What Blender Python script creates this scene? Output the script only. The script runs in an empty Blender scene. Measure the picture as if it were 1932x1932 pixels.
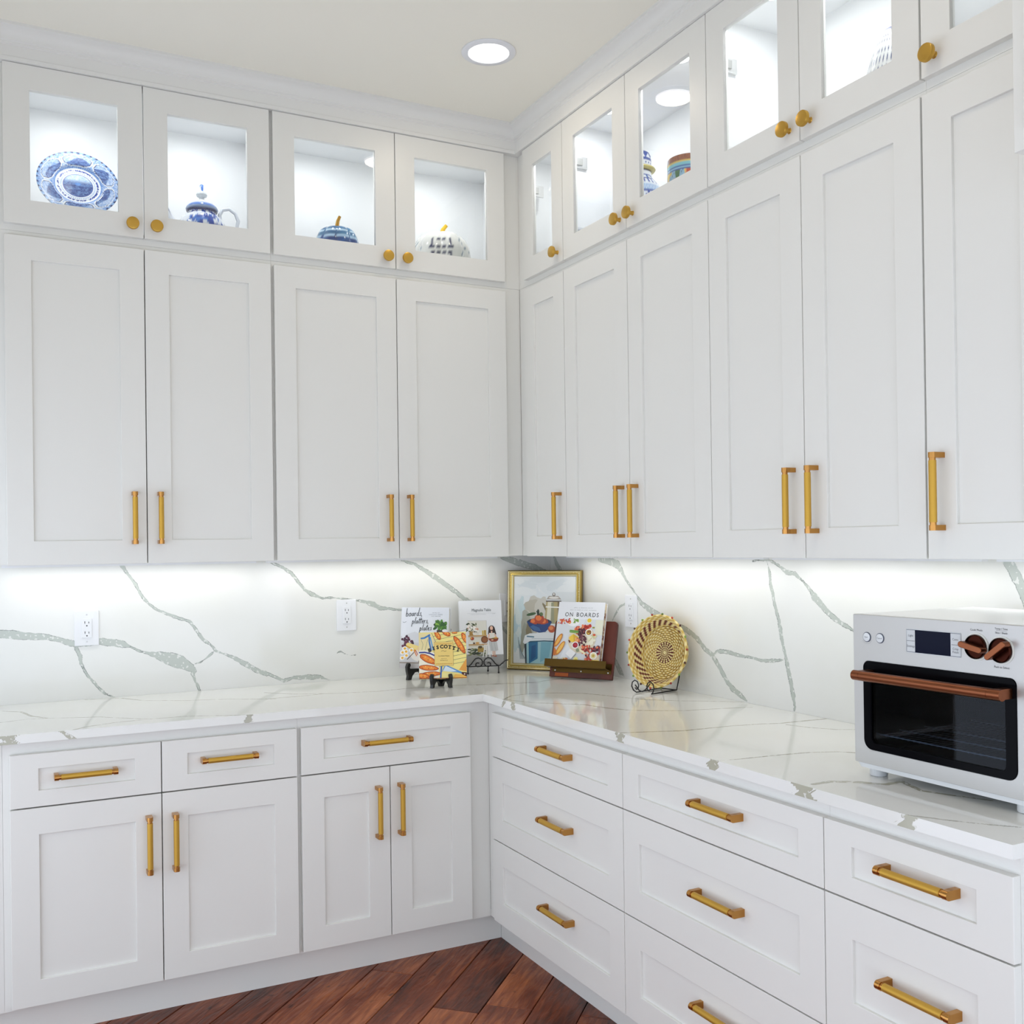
import bpy, bmesh, math, random
import numpy as np
from mathutils import Vector, Matrix

scene = bpy.context.scene
col = scene.collection
R = math.radians
PI = math.pi
random.seed(7)
rng = np.random.default_rng(7)

# ------------------------------------------------------------------ camera
cam_d = bpy.data.cameras.new('camera')
cam = bpy.data.objects.new('camera', cam_d)
col.objects.link(cam)
yaw, pitch, roll = -0.4784, 0.0044, -0.0132
Fv = Vector((-math.sin(yaw) * math.cos(pitch), math.cos(yaw) * math.cos(pitch), math.sin(pitch)))
Rv = Vector((math.cos(yaw), math.sin(yaw), 0))
Uv = Rv.cross(Fv)
R2 = Rv * math.cos(roll) + Uv * math.sin(roll)
U2 = -Rv * math.sin(roll) + Uv * math.cos(roll)
cm = Matrix((R2, U2, -Fv)).transposed().to_4x4()
cm.translation = Vector((-2.226, -3.9255, 1.4439))
cam.matrix_world = cm
cam_d.sensor_width = 36.0
cam_d.sensor_fit = 'HORIZONTAL'
cam_d.lens = 36.0 * 1914.7 / 1932.0
cam_d.shift_x = 0.0
cam_d.shift_y = 54.5 / 1932.0
cam_d.clip_start = 0.05
scene.camera = cam

# ------------------------------------------------------------------ world, exposure
world = bpy.data.worlds.new('world')
scene.world = world
world.use_nodes = True
bgn = world.node_tree.nodes['Background']
bgn.inputs['Color'].default_value = (0.87, 0.955, 1.10, 1)
bgn.inputs['Strength'].default_value = 2.0
vs = scene.view_settings
vs.view_transform = 'Standard'
vs.look = 'None'
vs.exposure = 0.0
vs.gamma = 1.0
vs.use_curve_mapping = False

# lamp powers (the lamps themselves sit in their fixtures' builders)
P_PUCK = 1.0
P_STRIP = 0.8
P_CEIL = 1.5

# ------------------------------------------------------------------ helpers
def s2l(c):
    return tuple((v / 12.92 if v <= 0.04045 else ((v + 0.055) / 1.055) ** 2.4) for v in c)

def rgb(r, g, b):
    return s2l((r / 255, g / 255, b / 255)) + (1.0,)

MATS = {}

def pmat(name, color, rough=0.5, metal=0.0, **kw):
    """plain principled material with slight procedural variation"""
    if name in MATS:
        return MATS[name]
    m = bpy.data.materials.new(name)
    m.use_nodes = True
    nt = m.node_tree
    b = nt.nodes['Principled BSDF']
    b.inputs['Base Color'].default_value = color
    b.inputs['Roughness'].default_value = rough
    b.inputs['Metallic'].default_value = metal
    for k, v in kw.items():
        b.inputs[k].default_value = v
    MATS[name] = m
    return m

def nd(nt, typ, **kw):
    n = nt.nodes.new(typ)
    for k, v in kw.items():
        setattr(n, k, v)
    return n

def noise_bump(m, scale, strength, dist=0.001, detail=3.0, stretch=None):
    nt = m.node_tree
    b = nt.nodes['Principled BSDF']
    tc = nd(nt, 'ShaderNodeTexCoord')
    n = nd(nt, 'ShaderNodeTexNoise')
    n.inputs['Scale'].default_value = scale
    n.inputs['Detail'].default_value = detail
    if stretch:
        mp = nd(nt, 'ShaderNodeMapping')
        mp.inputs['Scale'].default_value = stretch
        nt.links.new(tc.outputs['Object'], mp.inputs['Vector'])
        nt.links.new(mp.outputs['Vector'], n.inputs['Vector'])
    else:
        nt.links.new(tc.outputs['Object'], n.inputs['Vector'])
    bp = nd(nt, 'ShaderNodeBump')
    bp.inputs['Strength'].default_value = strength
    bp.inputs['Distance'].default_value = dist
    nt.links.new(n.outputs['Fac'], bp.inputs['Height'])
    nt.links.new(bp.outputs['Normal'], b.inputs['Normal'])
    return m

def noise_color(m, c1, c2, scale, stretch=(1, 1, 1), lo=0.35, hi=0.65, detail=4.0):
    nt = m.node_tree
    b = nt.nodes['Principled BSDF']
    tc = nd(nt, 'ShaderNodeTexCoord')
    mp = nd(nt, 'ShaderNodeMapping')
    mp.inputs['Scale'].default_value = stretch
    n = nd(nt, 'ShaderNodeTexNoise')
    n.inputs['Scale'].default_value = scale
    n.inputs['Detail'].default_value = detail
    cr = nd(nt, 'ShaderNodeValToRGB')
    cr.color_ramp.elements[0].position = lo
    cr.color_ramp.elements[1].position = hi
    cr.color_ramp.elements[0].color = c1
    cr.color_ramp.elements[1].color = c2
    nt.links.new(tc.outputs['Object'], mp.inputs['Vector'])
    nt.links.new(mp.outputs['Vector'], n.inputs['Vector'])
    nt.links.new(n.outputs['Fac'], cr.inputs['Fac'])
    nt.links.new(cr.outputs['Color'], b.inputs['Base Color'])
    return m

def attr_mat(name, rough=0.2, attr='tint', coat=0.0):
    if name in MATS:
        return MATS[name]
    m = pmat(name, (0.8, 0.8, 0.8, 1), rough)
    nt = m.node_tree
    a = nd(nt, 'ShaderNodeAttribute', attribute_name=attr)
    nt.links.new(a.outputs['Color'], nt.nodes['Principled BSDF'].inputs['Base Color'])
    nt.nodes['Principled BSDF'].inputs['Coat Weight'].default_value = coat
    return m

def tag(o, label=None, cat=None, group=None, kind=None):
    if label:
        o['label'] = label
    if cat:
        o['category'] = cat
    if group:
        o['group'] = group
    if kind:
        o['kind'] = kind
    return o

def thing(name, label, cat, loc=(0, 0, 0), rz=0.0, group=None):
    o = bpy.data.objects.new(name, None)
    o.empty_display_size = 0.05
    col.objects.link(o)
    o.location = loc
    o.rotation_euler = (0, 0, rz)
    return tag(o, label, cat, group)

def link(name, me, parent=None, loc=(0, 0, 0), rot=(0, 0, 0)):
    o = bpy.data.objects.new(name, me)
    col.objects.link(o)
    o.parent = parent
    o.location = loc
    o.rotation_euler = rot
    return o

class MB:
    def __init__(s):
        s.v = []
        s.f = []
        s.m = []
        s.c = None

    def add(s, vs_, fs, mi=0):
        o = len(s.v)
        s.v += [tuple(p) for p in vs_]
        for f in fs:
            s.f.append(tuple(i + o for i in f))
            s.m.append(mi)
        return o

    def box(s, x0, x1, y0, y1, z0, z1, mi=0):
        v = [(x, y, z) for z in (z0, z1) for y in (y0, y1) for x in (x0, x1)]
        s.add(v, [(0, 2, 3, 1), (4, 5, 7, 6), (0, 1, 5, 4), (2, 6, 7, 3), (0, 4, 6, 2), (1, 3, 7, 5)], mi)
        return s

    def ring(s, x0, x1, z0, z1, l, r, b, t, y0, y1, mi=0):
        """rectangular frame in xz with an opening, from y0 (front) to y1 (back)"""
        O = [(x0, z0), (x1, z0), (x1, z1), (x0, z1)]
        I = [(x0 + l, z0 + b), (x1 - r, z0 + b), (x1 - r, z1 - t), (x0 + l, z1 - t)]
        v = [(p[0], y0, p[1]) for p in O] + [(p[0], y0, p[1]) for p in I] + [(p[0], y1, p[1]) for p in O] + [(p[0], y1, p[1]) for p in I]
        fs = []
        for i in range(4):
            j = (i + 1) % 4
            fs += [(i, j, 4 + j, 4 + i), (8 + j, 8 + i, 12 + i, 12 + j), (j, i, 8 + i, 8 + j), (4 + i, 4 + j, 12 + j, 12 + i)]
        s.add(v, fs, mi)
        return s

    def lathe(s, prof, n=32, mi=0, c=(0, 0, 0), a0=0.0, a1=2 * PI):
        """profile [(r, z)] around z at c"""
        full = abs(a1 - a0 - 2 * PI) < 1e-6
        m = n if full else n + 1
        vs_ = []
        for (r, z) in prof:
            for k in range(m):
                a = a0 + (a1 - a0) * k / n
                vs_.append((c[0] + r * math.cos(a), c[1] + r * math.sin(a), c[2] + z))
        fs = []
        for i in range(len(prof) - 1):
            for k in range(n):
                k2 = (k + 1) % m if full else k + 1
                fs.append((i * m + k, i * m + k2, (i + 1) * m + k2, (i + 1) * m + k))
        if full and prof[0][0] > 1e-6:
            fs.append(tuple(range(m))[::-1])
        if full and prof[-1][0] > 1e-6:
            fs.append(tuple((len(prof) - 1) * m + k for k in range(m)))
        s.add(vs_, fs, mi)
        return s

    def cyl(s, p0, p1, r, n=16, mi=0, r1=None):
        p0 = Vector(p0)
        p1 = Vector(p1)
        s.tube([p0, p1], r, n, mi, radii=[r, r if r1 is None else r1])
        return s

    def tube(s, pts, r, n=8, mi=0, closed=False, radii=None):
        pts = [Vector(p) for p in pts]
        N = len(pts)
        T = []
        for i in range(N):
            if closed:
                t = pts[(i + 1) % N] - pts[i - 1]
            else:
                t = pts[min(i + 1, N - 1)] - pts[max(i - 1, 0)]
            T.append(t.normalized())
        a = Vector((0, 0, 1)) if abs(T[0].z) < 0.9 else Vector((1, 0, 0))
        nrm = (a - T[0] * a.dot(T[0])).normalized()
        vs_ = []
        for i in range(N):
            nrm = (nrm - T[i] * nrm.dot(T[i])).normalized()
            bn = T[i].cross(nrm)
            rr = radii[i] if radii else r
            for k in range(n):
                an = 2 * PI * k / n
                vs_.append(pts[i] + nrm * (rr * math.cos(an)) + bn * (rr * math.sin(an)))
        fs = []
        for i in range(N if closed else N - 1):
            j = (i + 1) % N
            for k in range(n):
                k2 = (k + 1) % n
                fs.append((i * n + k, i * n + k2, j * n + k2, j * n + k))
        if not closed:
            fs.append(tuple(range(n))[::-1])
            fs.append(tuple((N - 1) * n + k for k in range(n)))
        s.add(vs_, fs, mi)
        return s

    def prism(s, poly, a0, a1, plane='xz', mi=0):
        """extrude a 2D polygon; plane xz extrudes along y, xy along z, yz along x"""
        def P(p, a):
            return {'xz': (p[0], a, p[1]), 'xy': (p[0], p[1], a), 'yz': (a, p[0], p[1])}[plane]
        n = len(poly)
        v = [P(p, a0) for p in poly] + [P(p, a1) for p in poly]
        fs = [tuple(range(n)), tuple(range(2 * n - 1, n - 1, -1))]
        for i in range(n):
            j = (i + 1) % n
            fs.append((j, i, n + i, n + j))
        s.add(v, fs, mi)
        return s

    def sphere(s, c, r, n=10, m=6, mi=0, sc=(1, 1, 1)):
        vs_ = [(c[0], c[1], c[2] - r * sc[2])]
        for i in range(1, m):
            ph = -PI / 2 + PI * i / m
            for k in range(n):
                a = 2 * PI * k / n
                vs_.append((c[0] + r * sc[0] * math.cos(ph) * math.cos(a), c[1] + r * sc[1] * math.cos(ph) * math.sin(a), c[2] + r * sc[2] * math.sin(ph)))
        vs_.append((c[0], c[1], c[2] + r * sc[2]))
        fs = []
        for k in range(n):
            k2 = (k + 1) % n
            fs.append((0, 1 + k2, 1 + k))
            fs.append((len(vs_) - 1, 1 + (m - 2) * n + k, 1 + (m - 2) * n + k2))
            for i in range(m - 2):
                fs.append((1 + i * n + k, 1 + i * n + k2, 1 + (i + 1) * n + k2, 1 + (i + 1) * n + k))
        s.add(vs_, fs, mi)
        return s

    def mesh(s, name, mats, smooth=None, recalc=True):
        me = bpy.data.meshes.new(name)
        me.from_pydata(s.v, [], s.f)
        for m in (mats if isinstance(mats, (list, tuple)) else [mats]):
            me.materials.append(m)
        if any(s.m):
            me.polygons.foreach_set('material_index', s.m)
        if recalc:
            bm = bmesh.new()
            bm.from_mesh(me)
            bmesh.ops.recalc_face_normals(bm, faces=bm.faces)
            bm.to_mesh(me)
            bm.free()
        if smooth is not None:
            me.shade_smooth()
            me.set_sharp_from_angle(angle=R(smooth))
        me.update()
        return me

    def build(s, name, mats, parent=None, loc=(0, 0, 0), rot=(0, 0, 0), smooth=None, bevel=0.0, seg=2, recalc=True):
        o = link(name, s.mesh(name, mats, smooth, recalc), parent, loc, rot)
        if bevel:
            b = o.modifiers.new('bevel', 'BEVEL')
            b.width = bevel
            b.segments = seg
            b.limit_method = 'ANGLE'
            b.angle_limit = R(35)
        return o

def tint_mesh(o, fn):
    """per-vertex surface colour (sRGB 0-255 tuple from fn(local position, index))"""
    me = o.data
    a = me.color_attributes.new('tint', 'FLOAT_COLOR', 'POINT')
    buf = []
    for i, v in enumerate(me.vertices):
        c = fn(v.co, i)
        buf += list(rgb(*c))
    a.data.foreach_set('color', buf)

def area(name, parent, loc, size, power, color=(1, 1, 1), shape='RECTANGLE', size_y=None, rot=(0, 0, 0), spread=None):
    d = bpy.data.lights.new(name, 'AREA')
    d.shape = shape
    d.size = size
    if size_y:
        d.size_y = size_y
    d.energy = power
    d.color = color
    if spread:
        d.spread = spread
    o = bpy.data.objects.new(name, d)
    col.objects.link(o)
    o.parent = parent
    o.location = loc
    o.rotation_euler = rot
    return o

# ------------------------------------------------------------------ materials
PAINT = noise_bump(pmat('white_cabinet_paint', (0.80, 0.795, 0.755, 1), 0.36), 300, 0.05, 0.0003)
INSIDE = pmat('white_melamine', (0.88, 0.89, 0.90, 1), 0.45)
CEIL = noise_bump(pmat('cream_ceiling_paint', (0.90, 0.875, 0.78, 1), 0.85), 120, 0.15, 0.0006)
WALLP = noise_bump(pmat('pale_wall_paint', (0.80, 0.79, 0.74, 1), 0.8), 120, 0.12, 0.0006)
TRIM = noise_bump(pmat('white_trim_paint', (0.80, 0.795, 0.765, 1), 0.45), 300, 0.05, 0.0003)
BRASS = noise_bump(pmat('satin_brass', (0.60, 0.36, 0.075, 1), 0.34, 1.0), 900, 0.12, 0.0002)
KNURL = noise_bump(pmat('knurled_brass', (0.60, 0.36, 0.06, 1), 0.48, 0.8), 1500, 0.5, 0.0004)
BRASSD = noise_bump(pmat('polished_bronze_brass', (0.50, 0.25, 0.07, 1), 0.24, 1.0), 700, 0.08, 0.0002)
PLASTIC = pmat('white_outlet_plastic', (0.84, 0.85, 0.87, 1), 0.3)
DARK = pmat('dark_slot', (0.03, 0.03, 0.035, 1), 0.6)
NICKEL = pmat('bright_nickel', (0.78, 0.78, 0.77, 1), 0.3, 0.8)
STEEL = noise_bump(pmat('nickel_steel', (0.55, 0.55, 0.53, 1), 0.35, 1.0), 400, 0.1, 0.0002)
BLACKW = noise_bump(pmat('black_lacquered_wood', (0.008, 0.008, 0.009, 1), 0.32), 90, 0.1, 0.0005)
IRON = noise_bump(pmat('black_wrought_iron', (0.02, 0.02, 0.022, 1), 0.5, 0.4), 300, 0.25, 0.0004)
GLASS = pmat('clear_glass', (0.97, 0.99, 0.985, 1), 0.0, 0.0, **{'Transmission Weight': 1.0, 'IOR': 1.45})

def emis(name, color, st):
    m = pmat(name, (0.9, 0.9, 0.9, 1), 0.5)
    b = m.node_tree.nodes['Principled BSDF']
    b.inputs['Emission Color'].default_value = color
    b.inputs['Emission Strength'].default_value = st
    return m

LAMP = emis('lit_lamp_diffuser', (1.0, 0.98, 0.97, 1), 3.0)

def quartz(name, vein_dark, vein_mid, fuzz):
    m = pmat(name, (0.85, 0.85, 0.82, 1), 0.07)
    nt = m.node_tree
    L = nt.links.new
    b = nt.nodes['Principled BSDF']
    b.inputs['Specular IOR Level'].default_value = 0.55
    at = nd(nt, 'ShaderNodeAttribute', attribute_name='vein')
    tc = nd(nt, 'ShaderNodeTexCoord')
    def noise(scale, detail=2.0):
        n = nd(nt, 'ShaderNodeTexNoise')
        n.inputs['Scale'].default_value = scale
        n.inputs['Detail'].default_value = detail
        L(tc.outputs['Object'], n.inputs['Vector'])
        return n.outputs['Fac']
    def math_(op, a, bb, c=None):
        n = nd(nt, 'ShaderNodeMath', operation=op)
        for i, x in enumerate((a, bb, c)):
            if x is None:
                continue
            if isinstance(x, (int, float)):
                n.inputs[i].default_value = x
            else:
                L(x, n.inputs[i])
        return n.outputs[0]
    def ramp(v, lo, hi):
        n = nd(nt, 'ShaderNodeMapRange')
        n.inputs[1].default_value = lo
        n.inputs[2].default_value = hi
        n.interpolation_type = 'SMOOTHSTEP'
        L(v, n.inputs[0])
        return n.outputs[0]
    w1 = math_('MULTIPLY_ADD', noise(45), fuzz, -fuzz / 2)
    w2 = math_('MULTIPLY_ADD', noise(260), fuzz * 0.55, -fuzz * 0.275)
    d = math_('ADD', math_('ADD', at.outputs['Fac'], w1), w2)
    inside = ramp(d, 0.0009, -0.0009)
    blob = ramp(noise(75, 1.0), 0.60, 0.63)
    inside2 = math_('MULTIPLY', inside, math_('SUBTRACT', 1.0, math_('MULTIPLY', blob, 0.75)))
    edge = math_('SUBTRACT', 1.0, ramp(math_('ABSOLUTE', d, 0.0), 0.0002, 0.0016))
    edge = math_('MULTIPLY', edge, ramp(noise(30, 3.0), 0.38, 0.6))
    cloud = ramp(noise(3.0, 4.0), 0.3, 0.75)
    mx0 = nd(nt, 'ShaderNodeMix', data_type='RGBA')
    mx0.inputs['A'].default_value = (0.83, 0.83, 0.80, 1)
    mx0.inputs['B'].default_value = (0.80, 0.80, 0.75, 1)
    L(cloud, mx0.inputs['Factor'])
    mx1 = nd(nt, 'ShaderNodeMix', data_type='RGBA')
    mx1.inputs['B'].default_value = vein_mid
    L(inside2, mx1.inputs['Factor'])
    L(mx0.outputs['Result'], mx1.inputs['A'])
    mx2 = nd(nt, 'ShaderNodeMix', data_type='RGBA')
    mx2.inputs['B'].default_value = vein_dark
    L(math_('MULTIPLY', edge, 0.8), mx2.inputs['Factor'])
    L(mx1.outputs['Result'], mx2.inputs['A'])
    L(mx2.outputs['Result'], b.inputs['Base Color'])
    return m

QUARTZ = quartz('veined_white_quartz', rgb(104, 112, 106), rgb(190, 196, 188), 0.009)
QUARTZ_TOP = quartz('fine_veined_white_quartz', rgb(136, 134, 118), rgb(178, 176, 158), 0.005)

def wood_floor():
    m = pmat('hand_scraped_brown_wood', (0.1, 0.04, 0.02, 1), 0.36, **{'Specular IOR Level': 0.35})
    nt = m.node_tree
    L = nt.links.new
    b = nt.nodes['Principled BSDF']
    tc = nd(nt, 'ShaderNodeTexCoord')
    oi = nd(nt, 'ShaderNodeObjectInfo')
    add = nd(nt, 'ShaderNodeVectorMath', operation='ADD')
    cmb = nd(nt, 'ShaderNodeCombineXYZ')
    mu = nd(nt, 'ShaderNodeMath', operation='MULTIPLY')
    mu.inputs[1].default_value = 37.0
    L(oi.outputs['Random'], mu.inputs[0])
    L(mu.outputs[0], cmb.inputs[0])
    L(mu.outputs[0], cmb.inputs[1])
    L(tc.outputs['Object'], add.inputs[0])
    L(cmb.outputs[0], add.inputs[1])
    def noise(scale, st, detail=4.0, dist=0.0):
        mp = nd(nt, 'ShaderNodeMapping')
        mp.inputs['Scale'].default_value = st
        n = nd(nt, 'ShaderNodeTexNoise')
        n.inputs['Scale'].default_value = scale
        n.inputs['Detail'].default_value = detail
        n.inputs['Distortion'].default_value = dist
        L(add.outputs[0], mp.inputs['Vector'])
        L(mp.outputs['Vector'], n.inputs['Vector'])
        return n.outputs['Fac']
    big = noise(5, (0.7, 1.6, 1), 3)
    grain = noise(22, (0.35, 3.2, 1), 5, 0.6)
    cr = nd(nt, 'ShaderNodeValToRGB')
    e = cr.color_ramp.elements
    e[0].position = 0.28
    e[0].color = rgb(52, 20, 9)
    e[1].position = 0.75
    e[1].color = rgb(196, 118, 70)
    x = e.new(0.5)
    x.color = rgb(124, 60, 32)
    mixf = nd(nt, 'ShaderNodeMath', operation='MULTIPLY_ADD')
    mixf.inputs[1].default_value = 0.55
    L(big, mixf.inputs[0])
    g2 = nd(nt, 'ShaderNodeMath', operation='MULTIPLY')
    g2.inputs[1].default_value = 0.45
    L(grain, g2.inputs[0])
    L(g2.outputs[0], mixf.inputs[2])
    rnd = nd(nt, 'ShaderNodeMath', operation='MULTIPLY_ADD')
    rnd.inputs[1].default_value = 0.22
    rnd.inputs[2].default_value = -0.11
    L(oi.outputs['Random'], rnd.inputs[0])
    sm = nd(nt, 'ShaderNodeMath', operation='ADD')
    L(mixf.outputs[0], sm.inputs[0])
    L(rnd.outputs[0], sm.inputs[1])
    L(sm.outputs[0], cr.inputs['Fac'])
    spots = noise(14, (1, 1.4, 1), 2)
    sr = nd(nt, 'ShaderNodeMapRange')
    sr.inputs[1].default_value = 0.66
    sr.inputs[2].default_value = 0.74
    L(spots, sr.inputs[0])
    mx = nd(nt, 'ShaderNodeMix', data_type='RGBA')
    mx.inputs['B'].default_value = rgb(40, 20, 14)
    mf = nd(nt, 'ShaderNodeMath', operation='MULTIPLY')
    mf.inputs[1].default_value = 0.7
    L(sr.outputs[0], mf.inputs[0])
    L(mf.outputs[0], mx.inputs['Factor'])
    L(cr.outputs['Color'], mx.inputs['A'])
    L(mx.outputs['Result'], b.inputs['Base Color'])
    bp = nd(nt, 'ShaderNodeBump')
    bp.inputs['Strength'].default_value = 0.8
    bp.inputs['Distance'].default_value = 0.006
    scr = noise(9, (0.9, 4.5, 1), 3, 0.8)
    L(scr, bp.inputs['Height'])
    L(bp.outputs['Normal'], b.inputs['Normal'])
    return m

WOODF = wood_floor()

# ------------------------------------------------------------------ measured dimensions (metres; the inside corner of the splashback is the origin)
DU, DB = 0.312, 0.635          # door faces of wall and base cabinets
FU, FB = 0.292, 0.615          # their face frames
Z_UB, Z_UT, Z_GB, Z_GT = 1.400, 2.4621, 2.5002, 3.0162
Z_CEIL = 3.125
Z_C = 0.914
VEIN_L = [
    [(-1.7898,1.3914,.0057),(-1.7634,1.3518,.0052),(-1.7417,1.3200,.0047),(-1.7248,1.2830,.0047),(-1.7004,1.2507,.0037),(-1.6682,1.2232,.0037),(-1.6281,1.2057,.0048),(-1.5876,1.1881,.0053),(-1.5518,1.1758,.0043),(-1.5289,1.1426,.0048),(-1.5059,1.1066,.0059),(-1.4695,1.0777,.0032),(-1.4592,1.0610,.0049),(-1.4329,1.0486,.0027),(-1.3904,1.0297,.0065),(-1.3476,1.0025,.0093),(-1.3044,.9749,.0082),(-1.2661,.9585,.0077),(-1.2729,.9672,.0055),(-1.2399,.9484,.0039),(-1.2011,.9273,.0061),(-1.1615,.9372,.0056),(-1.1045,.9359,.0096),(-1.0585,.9327,.0073),(-1.0150,.9171,.0009)],
    [(-2.3148,1.1820,.0097),(-2.1853,1.1617,.0135),(-2.1456,1.1562,.0148),(-2.0965,1.1486,.0125),(-2.0513,1.1447,.0105),(-2.0056,1.1338,.0076),(-1.9687,1.1191,.0101),(-1.9408,1.1125,.0102),(-1.8651,1.1184,.0103),(-1.8268,1.1112,.0129),(-1.7881,1.1038,.0117),(-1.7589,1.0918,.0031),(-1.7296,1.0744,.0037),(-1.6999,1.0664,.0042),(-1.6651,1.0548,.0131),(-1.6299,1.0421,.0225),(-1.5894,1.0263,.0239),(-1.5537,1.0053,.0147),(-1.5373,.9909,.0080),(-1.5437,.9780,.0053),(-1.5362,.9561,.0043),(-1.5235,.9284,.0043),(-1.5185,.9147,.0037)],
    [(-1.9433,1.0974,.0051),(-1.9318,1.0713,.0066),(-1.9298,1.0457,.0041),(-1.9137,1.0090,.0041),(-1.8904,.9767,.0046),(-1.8716,.9523,.0031),(-1.8480,.9274,.0036),(-1.8192,.9137,.0021)],
    [(-1.5329,1.0157,.0016),(-1.5121,1.0213,.0021),(-1.4910,1.0360,.0027),(-1.4698,1.0535,.0038)],
    [(-1.2456,1.3896,.0028),(-1.2012,1.3709,.0050),(-1.1677,1.3478,.0061),(-1.1398,1.3136,.0045),(-1.1117,1.2791,.0056),(-1.0832,1.2612,.0073),(-1.0429,1.2440,.0028),(-1.0079,1.2445,.0028),(-.9667,1.2402,.0023),(-.9012,1.2309,.0023),(-.8652,1.2232,.0064),(-.8288,1.2120,.0104),(-.7984,1.1945,.0076),(-.7553,1.1905,.0047),(-.7117,1.1840,.0029),(-.6171,1.1564,.0036),(-.4884,1.0906,.0042)],
    [(-.7027,1.3878,.0029),(-.6461,1.3708,.0059),(-.5954,1.3400,.0077),(-.5506,1.3120,.0108),(-.5054,1.2807,.0102),(-.4597,1.2492,.0079),(-.4203,1.2175,.0085),(-.3837,1.2010,.0049),(-.3132,1.1554,.0046),(-.2521,1.1034,.0037),(-.2249,1.0681,.0062),(-.1487,1.0112,.0075)],
    [(-.2479,1.3905,.0015),(-.1994,1.3791,.0124),(-.1434,1.3637,.0137),(-.0867,1.3481,.0126),(-.0366,1.3300,.0095),(-.0079,1.3135,.0063)],
    [(-.9842,1.0231,.0011),(-.9694,1.0290,.0017),(-.9518,1.0177,.0014),(-.9281,1.0093,.0009),(-.9071,1.0104,.0014)],
]
VEIN_R = [
    [(-.0341,1.3886,.0063),(-.0585,1.3573,.0125),(-.0829,1.3358,.0125),(-.1071,1.3175,.0062)],
    [(-.4092,1.3844,.0117),(-.4837,1.3733,.0143),(-.5406,1.3625,.0170),(-.5655,1.3402,.0113),(-.5949,1.3071,.0062),(-.6338,1.2747,.0039),(-.6673,1.2482,.0028),(-.7001,1.2166,.0082),(-.7468,1.1971,.0119),(-.8017,1.1811,.0096),(-.8641,1.1661,.0053),(-.9245,1.1462,.0078),(-.9834,1.1321,.0102),(-1.0404,1.1083,.0091),(-1.0876,1.0720,.0075),(-1.1264,1.0556,.0089),(-1.1640,1.0174,.0088),(-1.1934,.9816,.0082),(-1.2299,.9521,.0096),(-1.2731,.9335,.0085),(-1.3014,.9205,.0028)],
    [(-.4988,1.1391,.0017),(-.5255,1.1691,.0045),(-.5518,1.1959,.0040),(-.5925,1.2091,.0034),(-.6716,1.2264,.0028)],
    [(-1.1264,1.0556,.0025),(-1.1576,1.0716,.0059),(-1.2103,1.0728,.0063),(-1.2616,1.0677,.0057),(-1.3326,1.0647,.0033),(-1.3744,1.0595,.0050),(-1.4274,1.0645,.0054),(-1.4790,1.0716,.0022)],
    [(-1.4079,1.3851,.0023),(-1.4203,1.3493,.0036),(-1.4259,1.3045,.0063),(-1.4441,1.2425,.0058),(-1.4623,1.1900,.0067),(-1.4709,1.1418,.0071),(-1.4858,1.0943,.0044),(-1.4945,1.0599,.0075),(-1.5091,1.0087,.0079),(-1.5206,.9620,.0079),(-1.5262,.9321,.0044),(-1.5228,.9186,.0022)],
    [(-1.3406,1.3824,.0028),(-1.3813,1.3872,.0027),(-1.4210,1.3852,.0027),(-1.4660,1.3678,.0040),(-1.4973,1.3483,.0079),(-1.5346,1.3446,.0057),(-1.5647,1.3258,.0035),(-1.6001,1.2967,.0038),(-1.6173,1.2760,.0128),(-1.6516,1.2479,.0093),(-1.6853,1.2224,.0083),(-1.7294,1.2001,.0062),(-1.7724,1.1845,.0041),(-1.8141,1.1553,.0040)],
    [(-2.2642,1.3980,.0121),(-2.2868,1.3707,.0137),(-2.3052,1.3369,.0136),(-2.3232,1.2967,.0135),(-2.3375,1.2636,.0101)],
    [(-.4852,1.0123,.0046),(-.5206,.9699,.0102),(-.5505,.9389,.0141),(-.5755,.9235,.0022)],
]
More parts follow.
